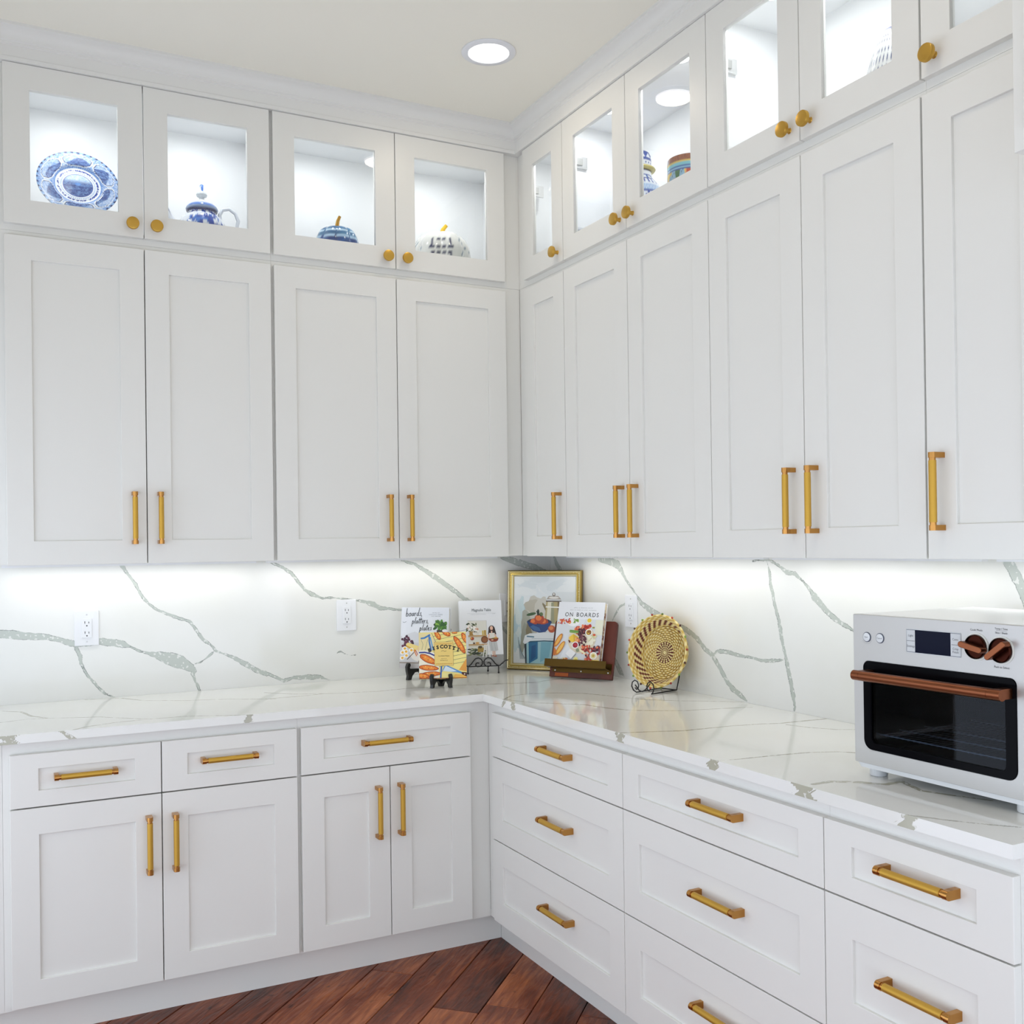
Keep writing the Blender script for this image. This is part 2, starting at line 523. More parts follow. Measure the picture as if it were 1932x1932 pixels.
VEIN_C = [
    [(-.6688,-.8275,.0015),(-.5870,-.7437,.0015),(-.5030,-.7364,.0015),(-.4170,-.7706,.0015),(-.3452,-.8289,.0015),(-.3047,-.9156,.0015),(-.2732,-1.0024,.0015),(-.2355,-1.0757,.0015),(-.1677,-1.1447,.0014),(-.0934,-1.2028,.0014),(.0116,-1.2947,.0014)],
    [(-.6418,-.8067,.0015),(-.6316,-.8510,.0015),(-.5883,-.9338,.0014),(-.5262,-.9982,.0024),(-.4740,-1.0490,.0028),(-.4507,-1.1434,.0028),(-.4161,-1.2153,.0027),(-.3476,-1.2746,.0020),(-.2718,-1.3220,.0014),(-.1509,-1.3484,.0014),(-.0448,-1.3814,.0014)],
    [(-.6489,-1.5337,.0018),(-.5758,-1.5607,.0018),(-.4804,-1.5987,.0024),(-.3844,-1.6052,.0018),(-.3108,-1.6103,.0012),(-.2535,-1.6237,.0012)],
    [(-.6596,-1.9556,.0010),(-.6110,-1.9713,.0010),(-.5569,-1.9769,.0010),(-.4757,-1.9869,.0016),(-.3962,-2.0009,.0016),(-.3306,-2.0304,.0016),(-.3010,-2.0623,.0016)],
    [(-.2509,-1.6218,.0012),(-.1698,-1.6501,.0021),(-.0679,-1.6575,.0025),(-.0019,-1.6641,.0021)],
    [(-.1721,-1.6759,.0012),(-.1496,-1.7429,.0012),(-.1068,-1.8079,.0012),(-.0640,-1.8342,.0012)],
    [(-.6293,-2.2575,.0031),(-.5765,-2.2582,.0046),(-.5291,-2.2940,.0052),(-.4948,-2.3371,.0046),(-.4459,-2.3356,.0037),(-.4758,-2.4141,.0021),(-.4556,-2.4680,.0020),(-.4217,-2.5416,.0020)],
    [(-.6583,-2.5266,.0012),(-.6354,-2.5676,.0012),(-.6086,-2.6139,.0011),(-.5782,-2.6554,.0011),(-.5414,-2.7001,.0011)],
    [(-2.1920,-.3875,.0013),(-2.1111,-.3618,.0014),(-2.0301,-.3903,.0014),(-1.9082,-.4409,.0014),(-1.8317,-.5197,.0014),(-1.7705,-.5731,.0013),(-1.6671,-.5750,.0014),(-1.4634,-.6701,.0014)],
    [(-2.1808,-.1394,.0014),(-2.1266,-.1903,.0024),(-2.1008,-.3051,.0023),(-2.0581,-.3729,.0014)],
    [(-1.9157,-.0128,.0015),(-1.7993,-.0389,.0020),(-1.7401,-.1436,.0015),(-1.6085,-.2270,.0015),(-1.4706,-.2754,.0015),(-1.3267,-.3667,.0015)],
    [(-2.0151,-.6661,.0025),(-1.9643,-.6149,.0019),(-1.8802,-.5804,.0013),(-1.7959,-.5726,.0013)],
    [(-1.3193,-.1875,.0016),(-1.2385,-.2813,.0016),(-1.0993,-.3493,.0016),(-.9472,-.3827,.0016),(-.8300,-.3700,.0016),(-.6625,-.3867,.0016),(-.3364,-.5032,.0016)],
    [(-1.3582,-.3467,.0015),(-1.2039,-.3448,.0015),(-1.1472,-.3313,.0016)],
    [(-.5711,-.4292,.0016),(-.4558,-.4423,.0016),(-.3498,-.4773,.0017),(-.2047,-.4473,.0017)],
]

# ================================================================== SETTING
# walls
wl = MB().box(-3.1, 0.14, 0.02, 0.14, 0.0, Z_CEIL).build('wall_left', WALLP)
tag(wl, kind='structure')
wr = MB().box(0.02, 0.14, -4.5, 0.02, 0.0, Z_CEIL).build('wall_right', WALLP)
tag(wr, kind='structure')
# unseen headers added behind and left of the camera to shade the upper cabinets
tag(MB().box(-3.1, 0.02, -4.6, -4.5, 1.9, Z_CEIL).build('added_header_back', WALLP), kind='structure')
tag(MB().box(-3.2, -3.1, -4.6, 0.14, 1.9, Z_CEIL).build('added_header_left', WALLP), kind='structure')
ce = MB().box(-3.1, 0.14, -4.5, 0.14, Z_CEIL, Z_CEIL + 0.1).build('ceiling', CEIL)
tag(ce, kind='structure')

def vein_field(P, veins):
    """signed distance (m) to the nearest vein edge for points P (n,2)"""
    d = np.full(len(P), 0.25)
    for pl in veins:
        for a, b in zip(pl[:-1], pl[1:]):
            A = np.array(a[:2])
            B = np.array(b[:2])
            ab = B - A
            t = np.clip(((P - A) @ ab) / max(ab @ ab, 1e-12), 0, 1)
            dist = np.linalg.norm(P - A - t[:, None] * ab, axis=1) - (a[2] + (b[2] - a[2]) * t)
            d = np.minimum(d, dist)
    return d

def grid(O, U, V, nu, nv):
    O, U, V = (np.array(q, float) for q in (O, U, V))
    uu, vv = np.meshgrid(np.linspace(0, 1, nu + 1), np.linspace(0, 1, nv + 1), indexing='ij')
    P = O + uu[..., None] * U + vv[..., None] * V
    P = P.reshape(-1, 3)
    i = np.arange(nu)[:, None] * (nv + 1) + np.arange(nv)[None, :]
    q = np.stack([i, i + nv + 1, i + nv + 2, i + 1], -1).reshape(-1, 4)
    return P, q

def slab(name, patches, mat, parent=None):
    """patches: (points, quads, field)"""
    Ps, Qs, Fs = [], [], []
    n = 0
    for P, q, fld in patches:
        Ps.append(P)
        Qs.append(q + n)
        Fs.append(fld)
        n += len(P)
    P = np.concatenate(Ps)
    Q = np.concatenate(Qs)
    F = np.concatenate(Fs)
    me = bpy.data.meshes.new(name)
    me.vertices.add(len(P))
    me.vertices.foreach_set('co', P.astype(np.float32).ravel())
    me.loops.add(len(Q) * 4)
    me.loops.foreach_set('vertex_index', Q.astype(np.int32).ravel())
    me.polygons.add(len(Q))
    me.polygons.foreach_set('loop_start', np.arange(0, len(Q) * 4, 4, dtype=np.int32))
    me.update(calc_edges=True)
    at = me.attributes.new('vein', 'FLOAT', 'POINT')
    at.data.foreach_set('value', F.astype(np.float32))
    me.materials.append(mat)
    me.validate()
    return link(name, me, parent)

def plain(O, U, V):
    P, q = grid(O, U, V, 1, 1)
    return P, q, np.full(len(P), 0.25)

# splashback slabs, two wall faces, stone veins where the slabs have them
P, q = grid((-2.9, 0, Z_C), (2.9, 0, 0), (0, 0, Z_UB + 0.004 - Z_C), 725, 122)
sl = slab('backsplash', [(P, q, vein_field(P[:, [0, 2]], VEIN_L)),
                         plain((-2.9, 0, Z_UB + 0.004), (2.9, 0, 0), (0, 0.0199, 0)),
                         plain((-2.9, 0.0199, Z_C), (0, 0, Z_UB + 0.004 - Z_C), (0, -0.0199, 0))], QUARTZ, wl)
P, q = grid((0, 0, Z_C), (0, -2.76, 0), (0, 0, Z_UB + 0.004 - Z_C), 690, 122)
sr_ = slab('backsplash', [(P, q, vein_field(P[:, [1, 2]], VEIN_R)),
                          plain((0, 0, Z_UB + 0.004), (0, -2.76, 0), (0.0199, 0, 0)),
                          plain((0, -2.76, Z_C), (0, 0, Z_UB + 0.004 - Z_C), (0.0199, 0, 0))], QUARTZ, wr)

# floor: sub-floor and individually laid diagonal planks
fl = MB().box(-3.1, 0.14, -4.5, 0.14, -0.1, -0.012).build('floor', pmat('dark_subfloor', rgb(52, 26, 16), 0.5))
tag(fl, kind='structure')

def clip_poly(poly, a, b, c):
    """keep a*x+b*y<=c"""
    out = []
    for i, p in enumerate(poly):
        q_ = poly[(i + 1) % len(poly)]
        dp = a * p[0] + b * p[1] - c
        dq = a * q_[0] + b * q_[1] - c
        if dp <= 0:
            out.append(p)
        if dp * dq < 0:
            t = dp / (dp - dq)
            out.append((p[0] + t * (q_[0] - p[0]), p[1] + t * (q_[1] - p[1])))
    return out

S2 = math.sqrt(0.5)
W = 0.153
gap = 0.0016
for k in range(-15, 17):
    s0 = -0.018 + k * W
    s1 = s0 + W
    joints = {-2: -1.187, 1: -1.326, 3: -1.32}.get(k)
    if joints is None:
        joints = -1.9 + random.uniform(0, 1.3)
    ts = [joints]
    while ts[0] > -5.4:
        ts.insert(0, ts[0] - random.uniform(1.0, 1.7))
    while ts[-1] < 0.4:
        ts.append(ts[-1] + random.uniform(1.0, 1.7))
    for t0, t1 in zip(ts[:-1], ts[1:]):
        rect = [(t0 + gap, s0 + gap), (t1 - gap, s0 + gap), (t1 - gap, s1 - gap), (t0 + gap, s1 - gap)]
        # local frame: lx along the plank (t), ly across it (-s); world x=(t+s)/sqrt2, y=(t-s)/sqrt2
        poly = [((t + s) * S2, (t - s) * S2) for t, s in rect]
        for a, b, c in ((1, 0, -0.545), (0, 1, -0.562), (-1, 0, 3.08), (0, -1, 4.45)):
            poly = clip_poly(poly, a, b, c) if poly else poly
        if len(poly) < 3:
            continue
        ar = 0.5 * abs(sum(p[0] * q_[1] - q_[0] * p[1] for p, q_ in zip(poly, poly[1:] + poly[:1])))
        if ar < 4e-4:
            continue
        tc_, sc_ = (t0 + t1) / 2, (s0 + s1) / 2
        cx, cy = (tc_ + sc_) * S2, (tc_ - sc_) * S2
        loc = [(((p[0] - cx) + (p[1] - cy)) * S2, (-(p[0] - cx) + (p[1] - cy)) * S2) for p in poly]
        MB().prism(loc, -0.012, random.uniform(-0.0008, 0.0002), 'xy').build('plank', WOODF, fl, (cx, cy, 0), (0, 0, R(45)), bevel=0.0022, seg=2)

# crown moulding (mitred in the corner)
def crown_prof():
    p = [(0.292, 3.0175), (0.322, 3.0175), (0.322, 3.030), (0.3165, 3.033), (0.3165, 3.068), (0.321, 3.071), (0.321, 3.078), (0.327, 3.081)]
    for i in range(1, 8):
        a = i / 8 * PI / 2
        p.append((0.327 + 0.028 * (1 - math.cos(a)), 3.081 + 0.032 * math.sin(a)))
    p += [(0.356, 3.114), (0.360, 3.116), (0.360, Z_CEIL), (0.292, Z_CEIL)]
    return p

def crown(name, side):
    pr_ = crown_prof()
    n = len(pr_)
    mb = MB()
    if side == 'L':
        v = [(-2.75, -d, z) for d, z in pr_] + [(-d, -d, z) for d, z in pr_]
    else:
        v = [(-d, -d, z) for d, z in pr_] + [(-d, -2.744, z) for d, z in pr_]
    fs = [(i, (i + 1) % n, n + (i + 1) % n, n + i) for i in range(n)] + [tuple(range(n)), tuple(range(2 * n - 1, n - 1, -1))]
    mb.add(v, fs)
    return tag(mb.build(name, TRIM, smooth=30), kind='structure')

crown('trim_1', 'L')
crown('trim_2', 'R')
# toe boards under the base cabinets
tag(MB().box(-2.8, -0.5535, -0.572, -0.553, 0.0, 0.104).build('baseboard_left', PAINT), kind='structure')
tag(MB().box(-0.553, -0.534, -2.735, -0.5725, 0.0, 0.104).build('baseboard_right', PAINT), kind='structure')

# ================================================================== CABINETS
def handle_mesh():
    mb = MB()
    y = -0.030
    mb.cyl((0, y, -0.0695), (0, y, 0.0695), 0.0086, 20, 0)
    for s_ in (-1, 1):
        mb.cyl((0, y, s_ * 0.0695), (0, y, s_ * 0.0765), 0.0074, 20, 1)
        poly = [(-0.0092, 0.0005), (0.0092, 0.0005), (0.0092, y)]
        poly += [(0.0092 * math.cos(-a), y - 0.0092 * math.sin(a)) for a in [PI * i / 12 for i in range(1, 12)]]
        poly += [(-0.0092, y)]
        mb.prism(poly, min(s_ * 0.0755, s_ * 0.0878), max(s_ * 0.0755, s_ * 0.0878), 'xy', 1)
    return mb.mesh('handle', [KNURL, BRASSD], smooth=35)

def knob_mesh():
    mb = MB()
    # lathe about z then turn so that the axis points to -y
    mb.lathe([(0.0085, -0.0005), (0.0066, 0.002), (0.0062, 0.020), (0.0075, 0.0205), (0.0195, 0.0212), (0.0205, 0.0225), (0.0205, 0.0305), (0.0195, 0.0322), (0.0178, 0.0328), (0.0, 0.0328)], 28)
    mb.v = [(x, -z, y) for x, y, z in mb.v]
    return mb.mesh('knob', [BRASS], smooth=35)

HANDLE = handle_mesh()
KNOB = knob_mesh()

def door(cab, name, x0, x1, z0, z1, front, l=0.0785, r=0.0785, b=0.0785, t=0.0775, glass=False, handle=None, knob=None, th=0.02):
    """front: local y of the face. handle: (x, z, 'v'|'h') relative to cabinet. returns the door object"""
    w, h = x1 - x0, z1 - z0
    d = MB().ring(0, w, 0, h, l, r, b, t, 0, th).build(name, PAINT, cab, (x0, front, z0), bevel=0.0013)
    if glass:
        MB().box(l - 0.004, w - r + 0.004, 0.009, 0.0125, b - 0.004, h - t + 0.004).build('glass_pane', GLASS, d)
    else:
        MB().box(l - 0.004, w - r + 0.004, 0.008, 0.014, b - 0.004, h - t + 0.004).build('panel', PAINT, d)
    if handle:
        hx, hz, o = handle
        yy = 0.008 if (l < hx - x0 < w - r and b < hz - z0 < h - t) else 0.0
        link('handle', HANDLE, d, (hx - x0, yy, hz - z0), (0, R(90) if o == 'h' else 0, 0))
    if knob:
        link('knob', KNOB, d, (knob[0] - x0, 0, knob[1] - z0))
    return d

def carcass(cab, w, z0, z1, depth, back, stile_l=0.03, stile_r=0.03, top=0.03, bot=0.03, mat=None, name='carcass', inner=None, t=0.016):
    """hollow box with a face frame; local front (frame) y=-depth, back y=back. origin x=0..w"""
    mb = MB()
    f = -depth
    mb.ring(0, w, z0, z1, stile_l, stile_r, bot, top, f, f + 0.018)
    i0 = f + 0.018
    mb.box(0, t, i0, back, z0, z1)
    mb.box(w - t, w, i0, back, z0, z1)
    mb.box(t, w - t, i0, back, z0, z0 + t)
    mb.box(t, w - t, i0, back, z1 - t, z1)
    mb.box(t, w - t, back - 0.008, back, z0 + t, z1 - t)
    return mb.build(name, mat or PAINT, cab)

ROT = {'L': 0.0, 'R': R(-90)}

def cab_loc(side, u):
    # u = distance from the corner of the cabinet's left end
    return (u, 0, 0) if side == 'L' else (0, -u, 0)

BACK = 0.014

def wall_cabinet(side, u, w, doors, label, light=None):
    """doors: list of (x0, x1, hinge) local"""
    c = thing('wall_cabinet', label, 'cabinet', (cab_loc(side, u)[0], cab_loc(side, u)[1], Z_UB), ROT[side], 'tall white wall cabinets')
    mb_z0 = 0.002
    carcass(c, w, mb_z0, 2.4795 - Z_UB, FU, BACK, stile_l=doors[0][0] + 0.018, stile_r=w - doors[-1][1] + 0.018)
    for x0, x1, hs in doors:
        hx = x1 - 0.040 if hs == 'l' else x0 + 0.040      # hinge on the left -> handle on the right
        door(c, 'door', x0, x1, 0, Z_UT - Z_UB, -DU, handle=(hx, 1.5525 - Z_UB, 'v'))
    if light:
        lb = MB().box(0.02, w - 0.02, -0.102, -0.078, -0.010, 0.0018).build('light_bar', [PLASTIC], c)
        area('lamp', lb, (w / 2, -0.09, -0.0115), w - 0.06, P_STRIP * w, (1.0, 0.985, 0.95), 'RECTANGLE', 0.015)
    return c

def display_cabinet(side, u, w, doors, label, pucks=(), hinges=()):
    c = thing('display_cabinet', label, 'cabinet', (cab_loc(side, u)[0], cab_loc(side, u)[1], 2.480), ROT[side], 'glass-fronted display cabinets under the ceiling')
    zt = 3.021 - 2.480
    carcass(c, w, 0.0, zt, FU, BACK, stile_l=doors[0][0] + 0.018, stile_r=w - doors[-1][1] + 0.018, top=0.020, bot=0.036, mat=INSIDE, t=0.018)
    # painted face over the frame
    MB().ring(0, w, 0, zt, doors[0][0] + 0.018, w - doors[-1][1] + 0.018, 0.036, 0.020, -FU - 0.0006, -FU).build('face_frame', PAINT, c)
    for x0, x1, hs in doors:
        kx = x1 - 0.037 if hs == 'l' else x0 + 0.037
        door(c, 'door', x0, x1, Z_GB - 2.480, Z_GT - 2.480, -DU, t=0.080, glass=True, knob=(kx, 2.5395 - 2.480))
    for px_, py_, rr, pw in pucks:
        pk = MB().lathe([(rr, 0.0), (rr, -0.006), (rr * 0.9, -0.008)], 28).lathe([(rr * 0.88, -0.0082), (0, -0.0086)], 28, 1).build('puck_light', [PLASTIC, LAMP], c, (px_, py_, zt - 0.0182), smooth=40)
        area('lamp', pk, (0, 0, -0.012), rr * 1.7, pw, (0.97, 0.985, 1.0), 'DISK')
    for hx, hz in hinges:
        mb = MB()
        mb.box(hx, hx + 0.010, -0.272, -0.215, hz - 0.022, hz + 0.022)
        mb.box(hx + 0.010, hx + 0.016, -0.268, -0.24, hz - 0.012, hz + 0.012, 1)
        mb.build('hinge', [NICKEL, STEEL], c)
    return c

HZ = (2.60 - 2.480, 2.865 - 2.480)
# ---- left wall
wall_cabinet('L', -2.2, 0.8945, [(0.0345, 0.4585, 'l'), (0.4615, 0.889, 'r')],
             'tall white two-door wall cabinet beneath the plate and teapot display, far left', light=True)
wall_cabinet('L', -1.305, 1.012, [(0.0065, 0.471, 'l'), (0.474, 0.9385, 'r')],
             'tall white two-door wall cabinet left of the corner, beneath the two ceramic pumpkins', light=True)
display_cabinet('L', -2.2, 0.8945, [(0.0345, 0.4585, 'l'), (0.4615, 0.889, 'r')],
                'lit glass-door cabinet showing the blue plate and the teapot',
                pucks=[(0.245, -0.235, 0.03, P_PUCK), (0.675, -0.235, 0.03, P_PUCK)])
display_cabinet('L', -1.305, 1.012, [(0.0065, 0.471, 'l'), (0.474, 0.9385, 'r')],
                'lit glass-door cabinet showing the two ceramic pumpkins',
                pucks=[(0.24, -0.235, 0.03, P_PUCK), (0.71, -0.235, 0.03, P_PUCK)])
# ---- right wall (u from the corner)
wall_cabinet('R', 0.2925, 0.3845, [(0.0725, 0.3815, 'l')], 'narrow single-door white wall cabinet right beside the inside corner', light=True)
wall_cabinet('R', 0.6775, 0.8495, [(0.0, 0.4165, 'l'), (0.4195, 0.847, 'r')], 'tall white two-door wall cabinet above the round woven basket', light=True)
wall_cabinet('R', 1.5275, 0.772, [(0.0, 0.3825, 'l'), (0.3855, 0.7695, 'r')], 'tall white two-door wall cabinet between the basket and oven ends of the wall', light=True)
wall_cabinet('R', 2.300, 0.443, [(0.0025, 0.3225, 'r')], 'single-door white wall cabinet above the countertop oven, cut by the right edge', light=True)
display_cabinet('R', 0.2925, 0.3845, [(0.0725, 0.3815, 'l')], 'narrow empty glass-door cabinet beside the inside corner',
                pucks=[(0.25, -0.235, 0.03, P_PUCK * 0.7)], hinges=[(0.0665, HZ[0]), (0.0665, HZ[1])])
display_cabinet('R', 0.6775, 0.8495, [(0.0, 0.4165, 'l'), (0.4195, 0.847, 'r')], 'glass-door cabinet holding the ginger jar and the painted canister',
                pucks=[(0.20, -0.235, 0.03, P_PUCK), (0.63, -0.235, 0.03, P_PUCK)], hinges=[(0.018, HZ[0]), (0.018, HZ[1])])
display_cabinet('R', 1.5275, 0.772, [(0.0, 0.3825, 'l'), (0.3855, 0.7695, 'r')], 'glass-door cabinet holding the white dashed gourd',
                pucks=[(0.2, -0.235, 0.03, P_PUCK), (0.58, -0.235, 0.03, P_PUCK)], hinges=[(0.018, HZ[0]), (0.018, HZ[1])])
display_cabinet('R', 2.300, 0.443, [(0.0025, 0.3225, 'r')], 'empty glass-door cabinet at the top right edge beside the soffit box',
                pucks=[(0.2, -0.235, 0.03, P_PUCK * 0.7)])

# bridge cabinet over the refrigerator bay at the right edge
c = thing('bridge_cabinet', 'deep white cabinet box hanging at the top right edge of the picture', 'cabinet', (0, -2.7445, 2.128), ROT['R'])
MB().box(0, 0.92, -0.600, BACK, 0.0, Z_CEIL - 2.128 - 0.002).build('box', PAINT, c, bevel=0.001)
for x0, x1 in ((0.035, 0.458), (0.461, 0.885)):
    door(c, 'door', x0, x1, 0.03, 0.86, -0.620)

# ---- base cabinets
def base_cabinet(side, u, w, fronts, label, stile_l, stile_r, name='base_cabinet'):
    """fronts: (kind, x0, x1, z0, z1, handle)"""
    c = thing(name, label, 'cabinet', (cab_loc(side, u)[0], cab_loc(side, u)[1], 0), ROT[side], 'white base cabinets under the counter')
    carcass(c, w, 0.1045, 0.8875, FB, -0.004, stile_l=stile_l, stile_r=stile_r, top=0.040, bot=0.012, t=0.016)
    for kind, x0, x1, z0, z1, hd in fronts:
        if kind == 'drawer_front':
            door(c, kind, x0, x1, z0, z1, -DB, l=0.0765, r=0.0765, b=0.047 if z1 - z0 < 0.2 else 0.079, t=0.044 if z1 - z0 < 0.2 else 0.079, handle=hd)
        else:
            door(c, kind, x0, x1, z0, z1, -DB, l=0.0765, r=0.0765, b=0.076, t=0.078, handle=hd)
    return c

ZD = (0.6955, 0.851)
ZB = (0.1137, 0.6915)
o_ = 2.2
base_cabinet('L', -2.19, 0.8715, [
    ('drawer_front', 0.019, 0.4385, *ZD, (0.2240, 0.779, 'h')),
    ('drawer_front', 0.4415, 0.8655, *ZD, (0.6460, 0.781, 'h')),
    ('door', 0.019, 0.4385, *ZB, (0.4000, 0.542, 'v')),
    ('door', 0.4415, 0.8655, *ZB, (0.4772, 0.541, 'v'))],
    'white base cabinet with two drawers over two doors, at the left', 0.037, 0.024)
base_cabinet('L', -1.318, 0.7025, [
    ('drawer_front', 0.007, 0.621, *ZD, (0.3040, 0.781, 'h')),
    ('door', 0.007, 0.314, *ZB, (0.2690, 0.5435, 'v')),
    ('door', 0.317, 0.621, *ZB, (0.3500, 0.5455, 'v'))],
    'white base cabinet with one wide drawer over two narrow doors, left of the corner', 0.025, 0.10)
ZR = [(0.697, 0.851), (0.4040, 0.6935), (0.1137, 0.4005)]
ZH = [0.787, 0.5595, 0.276]
def drawers(x0, x1, hx):
    return [('drawer_front', x0, x1, a, b, (hx, hz, 'h')) for (a, b), hz in zip(ZR, ZH)]
base_cabinet('R', 0.6155, 0.8995, drawers(0.0655, 0.8985, 0.5245), 'three-drawer white base cabinet right of the corner', 0.085, 0.018)
base_cabinet('R', 1.5155, 0.7765, drawers(0.0015, 0.775, 0.4195), 'three-drawer white base cabinet in the middle of the right-hand run', 0.018, 0.018)
base_cabinet('R', 2.2925, 0.454, drawers(0.001, 0.4535, 0.2505), 'narrow three-drawer white base cabinet below the oven, at the end of the counter', 0.018, 0.018)

# open shelf bay beyond the left base cabinet
c = thing('open_shelf_unit', 'white open shelf bay just showing at the lower left edge', 'shelf', (-2.79, 0, 0), 0)
MB().box(0, 0.016, -FB, -0.004, 0.1045, 0.8875).build('side_panel', PAINT, c)
MB().box(0.5835, 0.5995, -FB, -0.004, 0.1045, 0.8875).build('side_panel', PAINT, c)
MB().box(0.016, 0.5835, -0.012, -0.004, 0.1045, 0.8875).build('back_panel', PAINT, c)
for za, zb in ((0.1045, 0.145), (0.5495, 0.568), (0.8485, 0.8875)):
    MB().box(0.016, 0.5835, -FB, -0.012, za, zb).build('shelf', PAINT, c)

# ---- countertop (one L-shaped worktop)
ZT, ZBT = Z_C, 0.888
CO = 0.654
def edge_field(P, axis, blobs):
    u = P[:, axis]
    z = P[:, 2]
    d = np.full(len(P), 0.25)
    for b in blobs:
        d = np.minimum(d, np.abs(u - b[0] + (z - 0.90) * b[2]) - b[1] * (0.8 + 0.25 * np.sin(z * 260 + b[0] * 71)) + 0.0035 * np.sin(z * 530 + u * 410 + b[0] * 13) + 0.003 * np.sin(z * 890 - u * 730 + b[0] * 37) + 0.002 * np.sin(u * 1500 + z * 300))
    d = np.minimum(d, (z - ZBT) * 0.9 + 0.0035)
    return d
pt = []
P, q = grid((-2.79, -CO, ZT), (2.79, 0, 0), (0, CO - 0.0005, 0), 560, 131)
pt.append((P, q, vein_field(P[:, :2], [[(a, b, w * 1.5 + 0.0012) for a, b, w in pl] for pl in VEIN_C])))
P, q = grid((-CO, -2.761, ZT), (CO - 0.0005, 0, 0), (0, 2.761 - CO, 0), 131, 420)
pt.append((P, q, vein_field(P[:, :2], [[(a, b, w * 1.5 + 0.0012) for a, b, w in pl] for pl in VEIN_C])))
P, q = grid((-2.79, -CO, ZBT), (2.79 - CO, 0, 0), (0, 0, ZT - ZBT), 430, 8)
pt.append((P, q, edge_field(P, 0, [(-2.173, 0.024, 0), (-2.016, 0.010, 1.2), (-1.486, 0.012, -0.3)])))
P, q = grid((-CO, -CO, ZBT), (0, -2.761 + CO, 0), (0, 0, ZT - ZBT), 420, 8)
pt.append((P, q, edge_field(P, 1, [(-0.815, 0.010, 0.8), (-0.885, 0.016, 0), (-1.535, 0.022, 0), (-1.945, 0.022, 0.3), (-2.256, 0.032, -0.3), (-2.535, 0.022, 0.4)])))
pt.append(plain((-CO, -2.761, ZBT), (CO - 0.0005, 0, 0), (0, 0, ZT - ZBT)))
pt.append(plain((-2.79, -CO, ZBT), (0, CO - 0.0005, 0), (0, 0, ZT - ZBT)))
pt.append(plain((-2.79, -CO, ZBT), (0, CO - 0.0005, 0), (2.79, 0, 0)))
pt.append(plain((-CO, -2.761, ZBT), (0, 2.761 - CO, 0), (CO - 0.0005, 0, 0)))
ct = slab('countertop', pt, QUARTZ_TOP)
tag(ct, 'L-shaped white quartz countertop with thin grey veins', 'countertop')

# ================================================================== ELECTRICS
def outlet(loc, rz, label):
    t = thing('wall_outlet', label, 'outlet', loc, rz, 'white wall outlets')
    MB().box(-0.0405, 0.0405, -0.0055, 0.0, -0.0625, 0.0625).build('plate', PLASTIC, t, bevel=0.002)
    rc = MB().box(-0.0170, 0.0170, -0.0085, -0.0057, -0.0335, 0.0335).build('receptacle', PLASTIC, t, bevel=0.0008)
    for zc in (0.017, -0.019):
        mb = MB()
        mb.box(-0.0075, -0.0055, -0.0089, -0.0086, zc, zc + 0.008)
        mb.box(0.0055, 0.0075, -0.0089, -0.0086, zc, zc + 0.0065)
        mb.prism([(0.0024 * math.cos(a), zc - 0.008 + 0.0024 * math.sin(a)) for a in [2 * PI * i / 10 for i in range(10)]], -0.0089, -0.0086)
        mb.build('slot', DARK, rc)
    for zc in (0.048, -0.048):
        MB().prism([(0.0026 * math.cos(a), zc + 0.0026 * math.sin(a)) for a in [2 * PI * i / 12 for i in range(12)]], -0.0064, -0.0056).build('screw', STEEL, t)
    return t

outlet((-1.9085, 0, 1.168), 0, 'white double outlet on the left splashback, over the widest grey vein')
outlet((-0.944, 0, 1.173), 0, 'white double outlet left of the two cookbooks with black stands')
outlet((-0.2165, 0, 1.174), 0, 'white double outlet half hidden behind the gold picture frame')
outlet((0, -0.637, 1.182), R(-90), 'white double outlet between the cookbook holder and the woven basket')

def downlight(loc, label):
    t = thing('ceiling_light', label, 'ceiling light', loc, 0)
    rr = 0.0925
    MB().lathe([(rr, 0.0), (rr, -0.003), (rr * 0.97, -0.005), (rr * 0.76, -0.006), (rr * 0.74, -0.0025), (rr * 0.74, 0.0)], 48).build('trim_ring', pmat('white_metal_ring', (0.80, 0.81, 0.83, 1), 0.35), t, smooth=35)
    MB().lathe([(rr * 0.735, -0.0004), (rr * 0.735, -0.003), (0, -0.0034)], 48).build('diffuser', LAMP, t, smooth=35)
    area('lamp', t, (0, 0, -0.012), rr * 1.4, P_CEIL, (1.0, 0.86, 0.66), 'DISK')
    return t
downlight((-0.690, -0.838, Z_CEIL - 0.0005), 'round white recessed light in the cream ceiling')
for k_, (x_, y_) in enumerate(((-0.98, -2.40), (-2.30, -2.40))):  # unseen downlights added to throw warm light on the upper cabinets
    downlight((x_, y_, Z_CEIL - 0.0005), ['added warm fill downlight out of frame over the oven end', 'added warm fill downlight out of frame over the open floor'][k_])

# ================================================================== PRINTED ART (flat print on covers, canvas, dials)
def ink(c):
    n = 'ink_%02x%02x%02x' % tuple(int(v) for v in c)
    return pmat(n, rgb(*c), 0.42)

_text_cache = {}

def text_polys(s_, bold=0.0):
    """outline glyph polygons of the built-in font, height about 1 for capitals; returns verts, faces, width"""
    key = (s_, bold)
    if key in _text_cache:
        return _text_cache[key]
    cu = bpy.data.curves.new('glyphs', 'FONT')
    cu.body = s_
    cu.size = 1.4
    cu.offset = bold
    cu.resolution_u = 2
    ob = bpy.data.objects.new('glyphs', cu)
    col.objects.link(ob)
    dg = bpy.context.evaluated_depsgraph_get()
    me = bpy.data.meshes.new_from_object(ob.evaluated_get(dg))
    v = [(p.co.x, p.co.y) for p in me.vertices]
    f = [tuple(p.vertices) for p in me.polygons]
    bpy.data.objects.remove(ob)
    bpy.data.curves.remove(cu)
    bpy.data.meshes.remove(me)
    w = max([p[0] for p in v], default=0)
    _text_cache[key] = (v, f, w)
    return _text_cache[key]

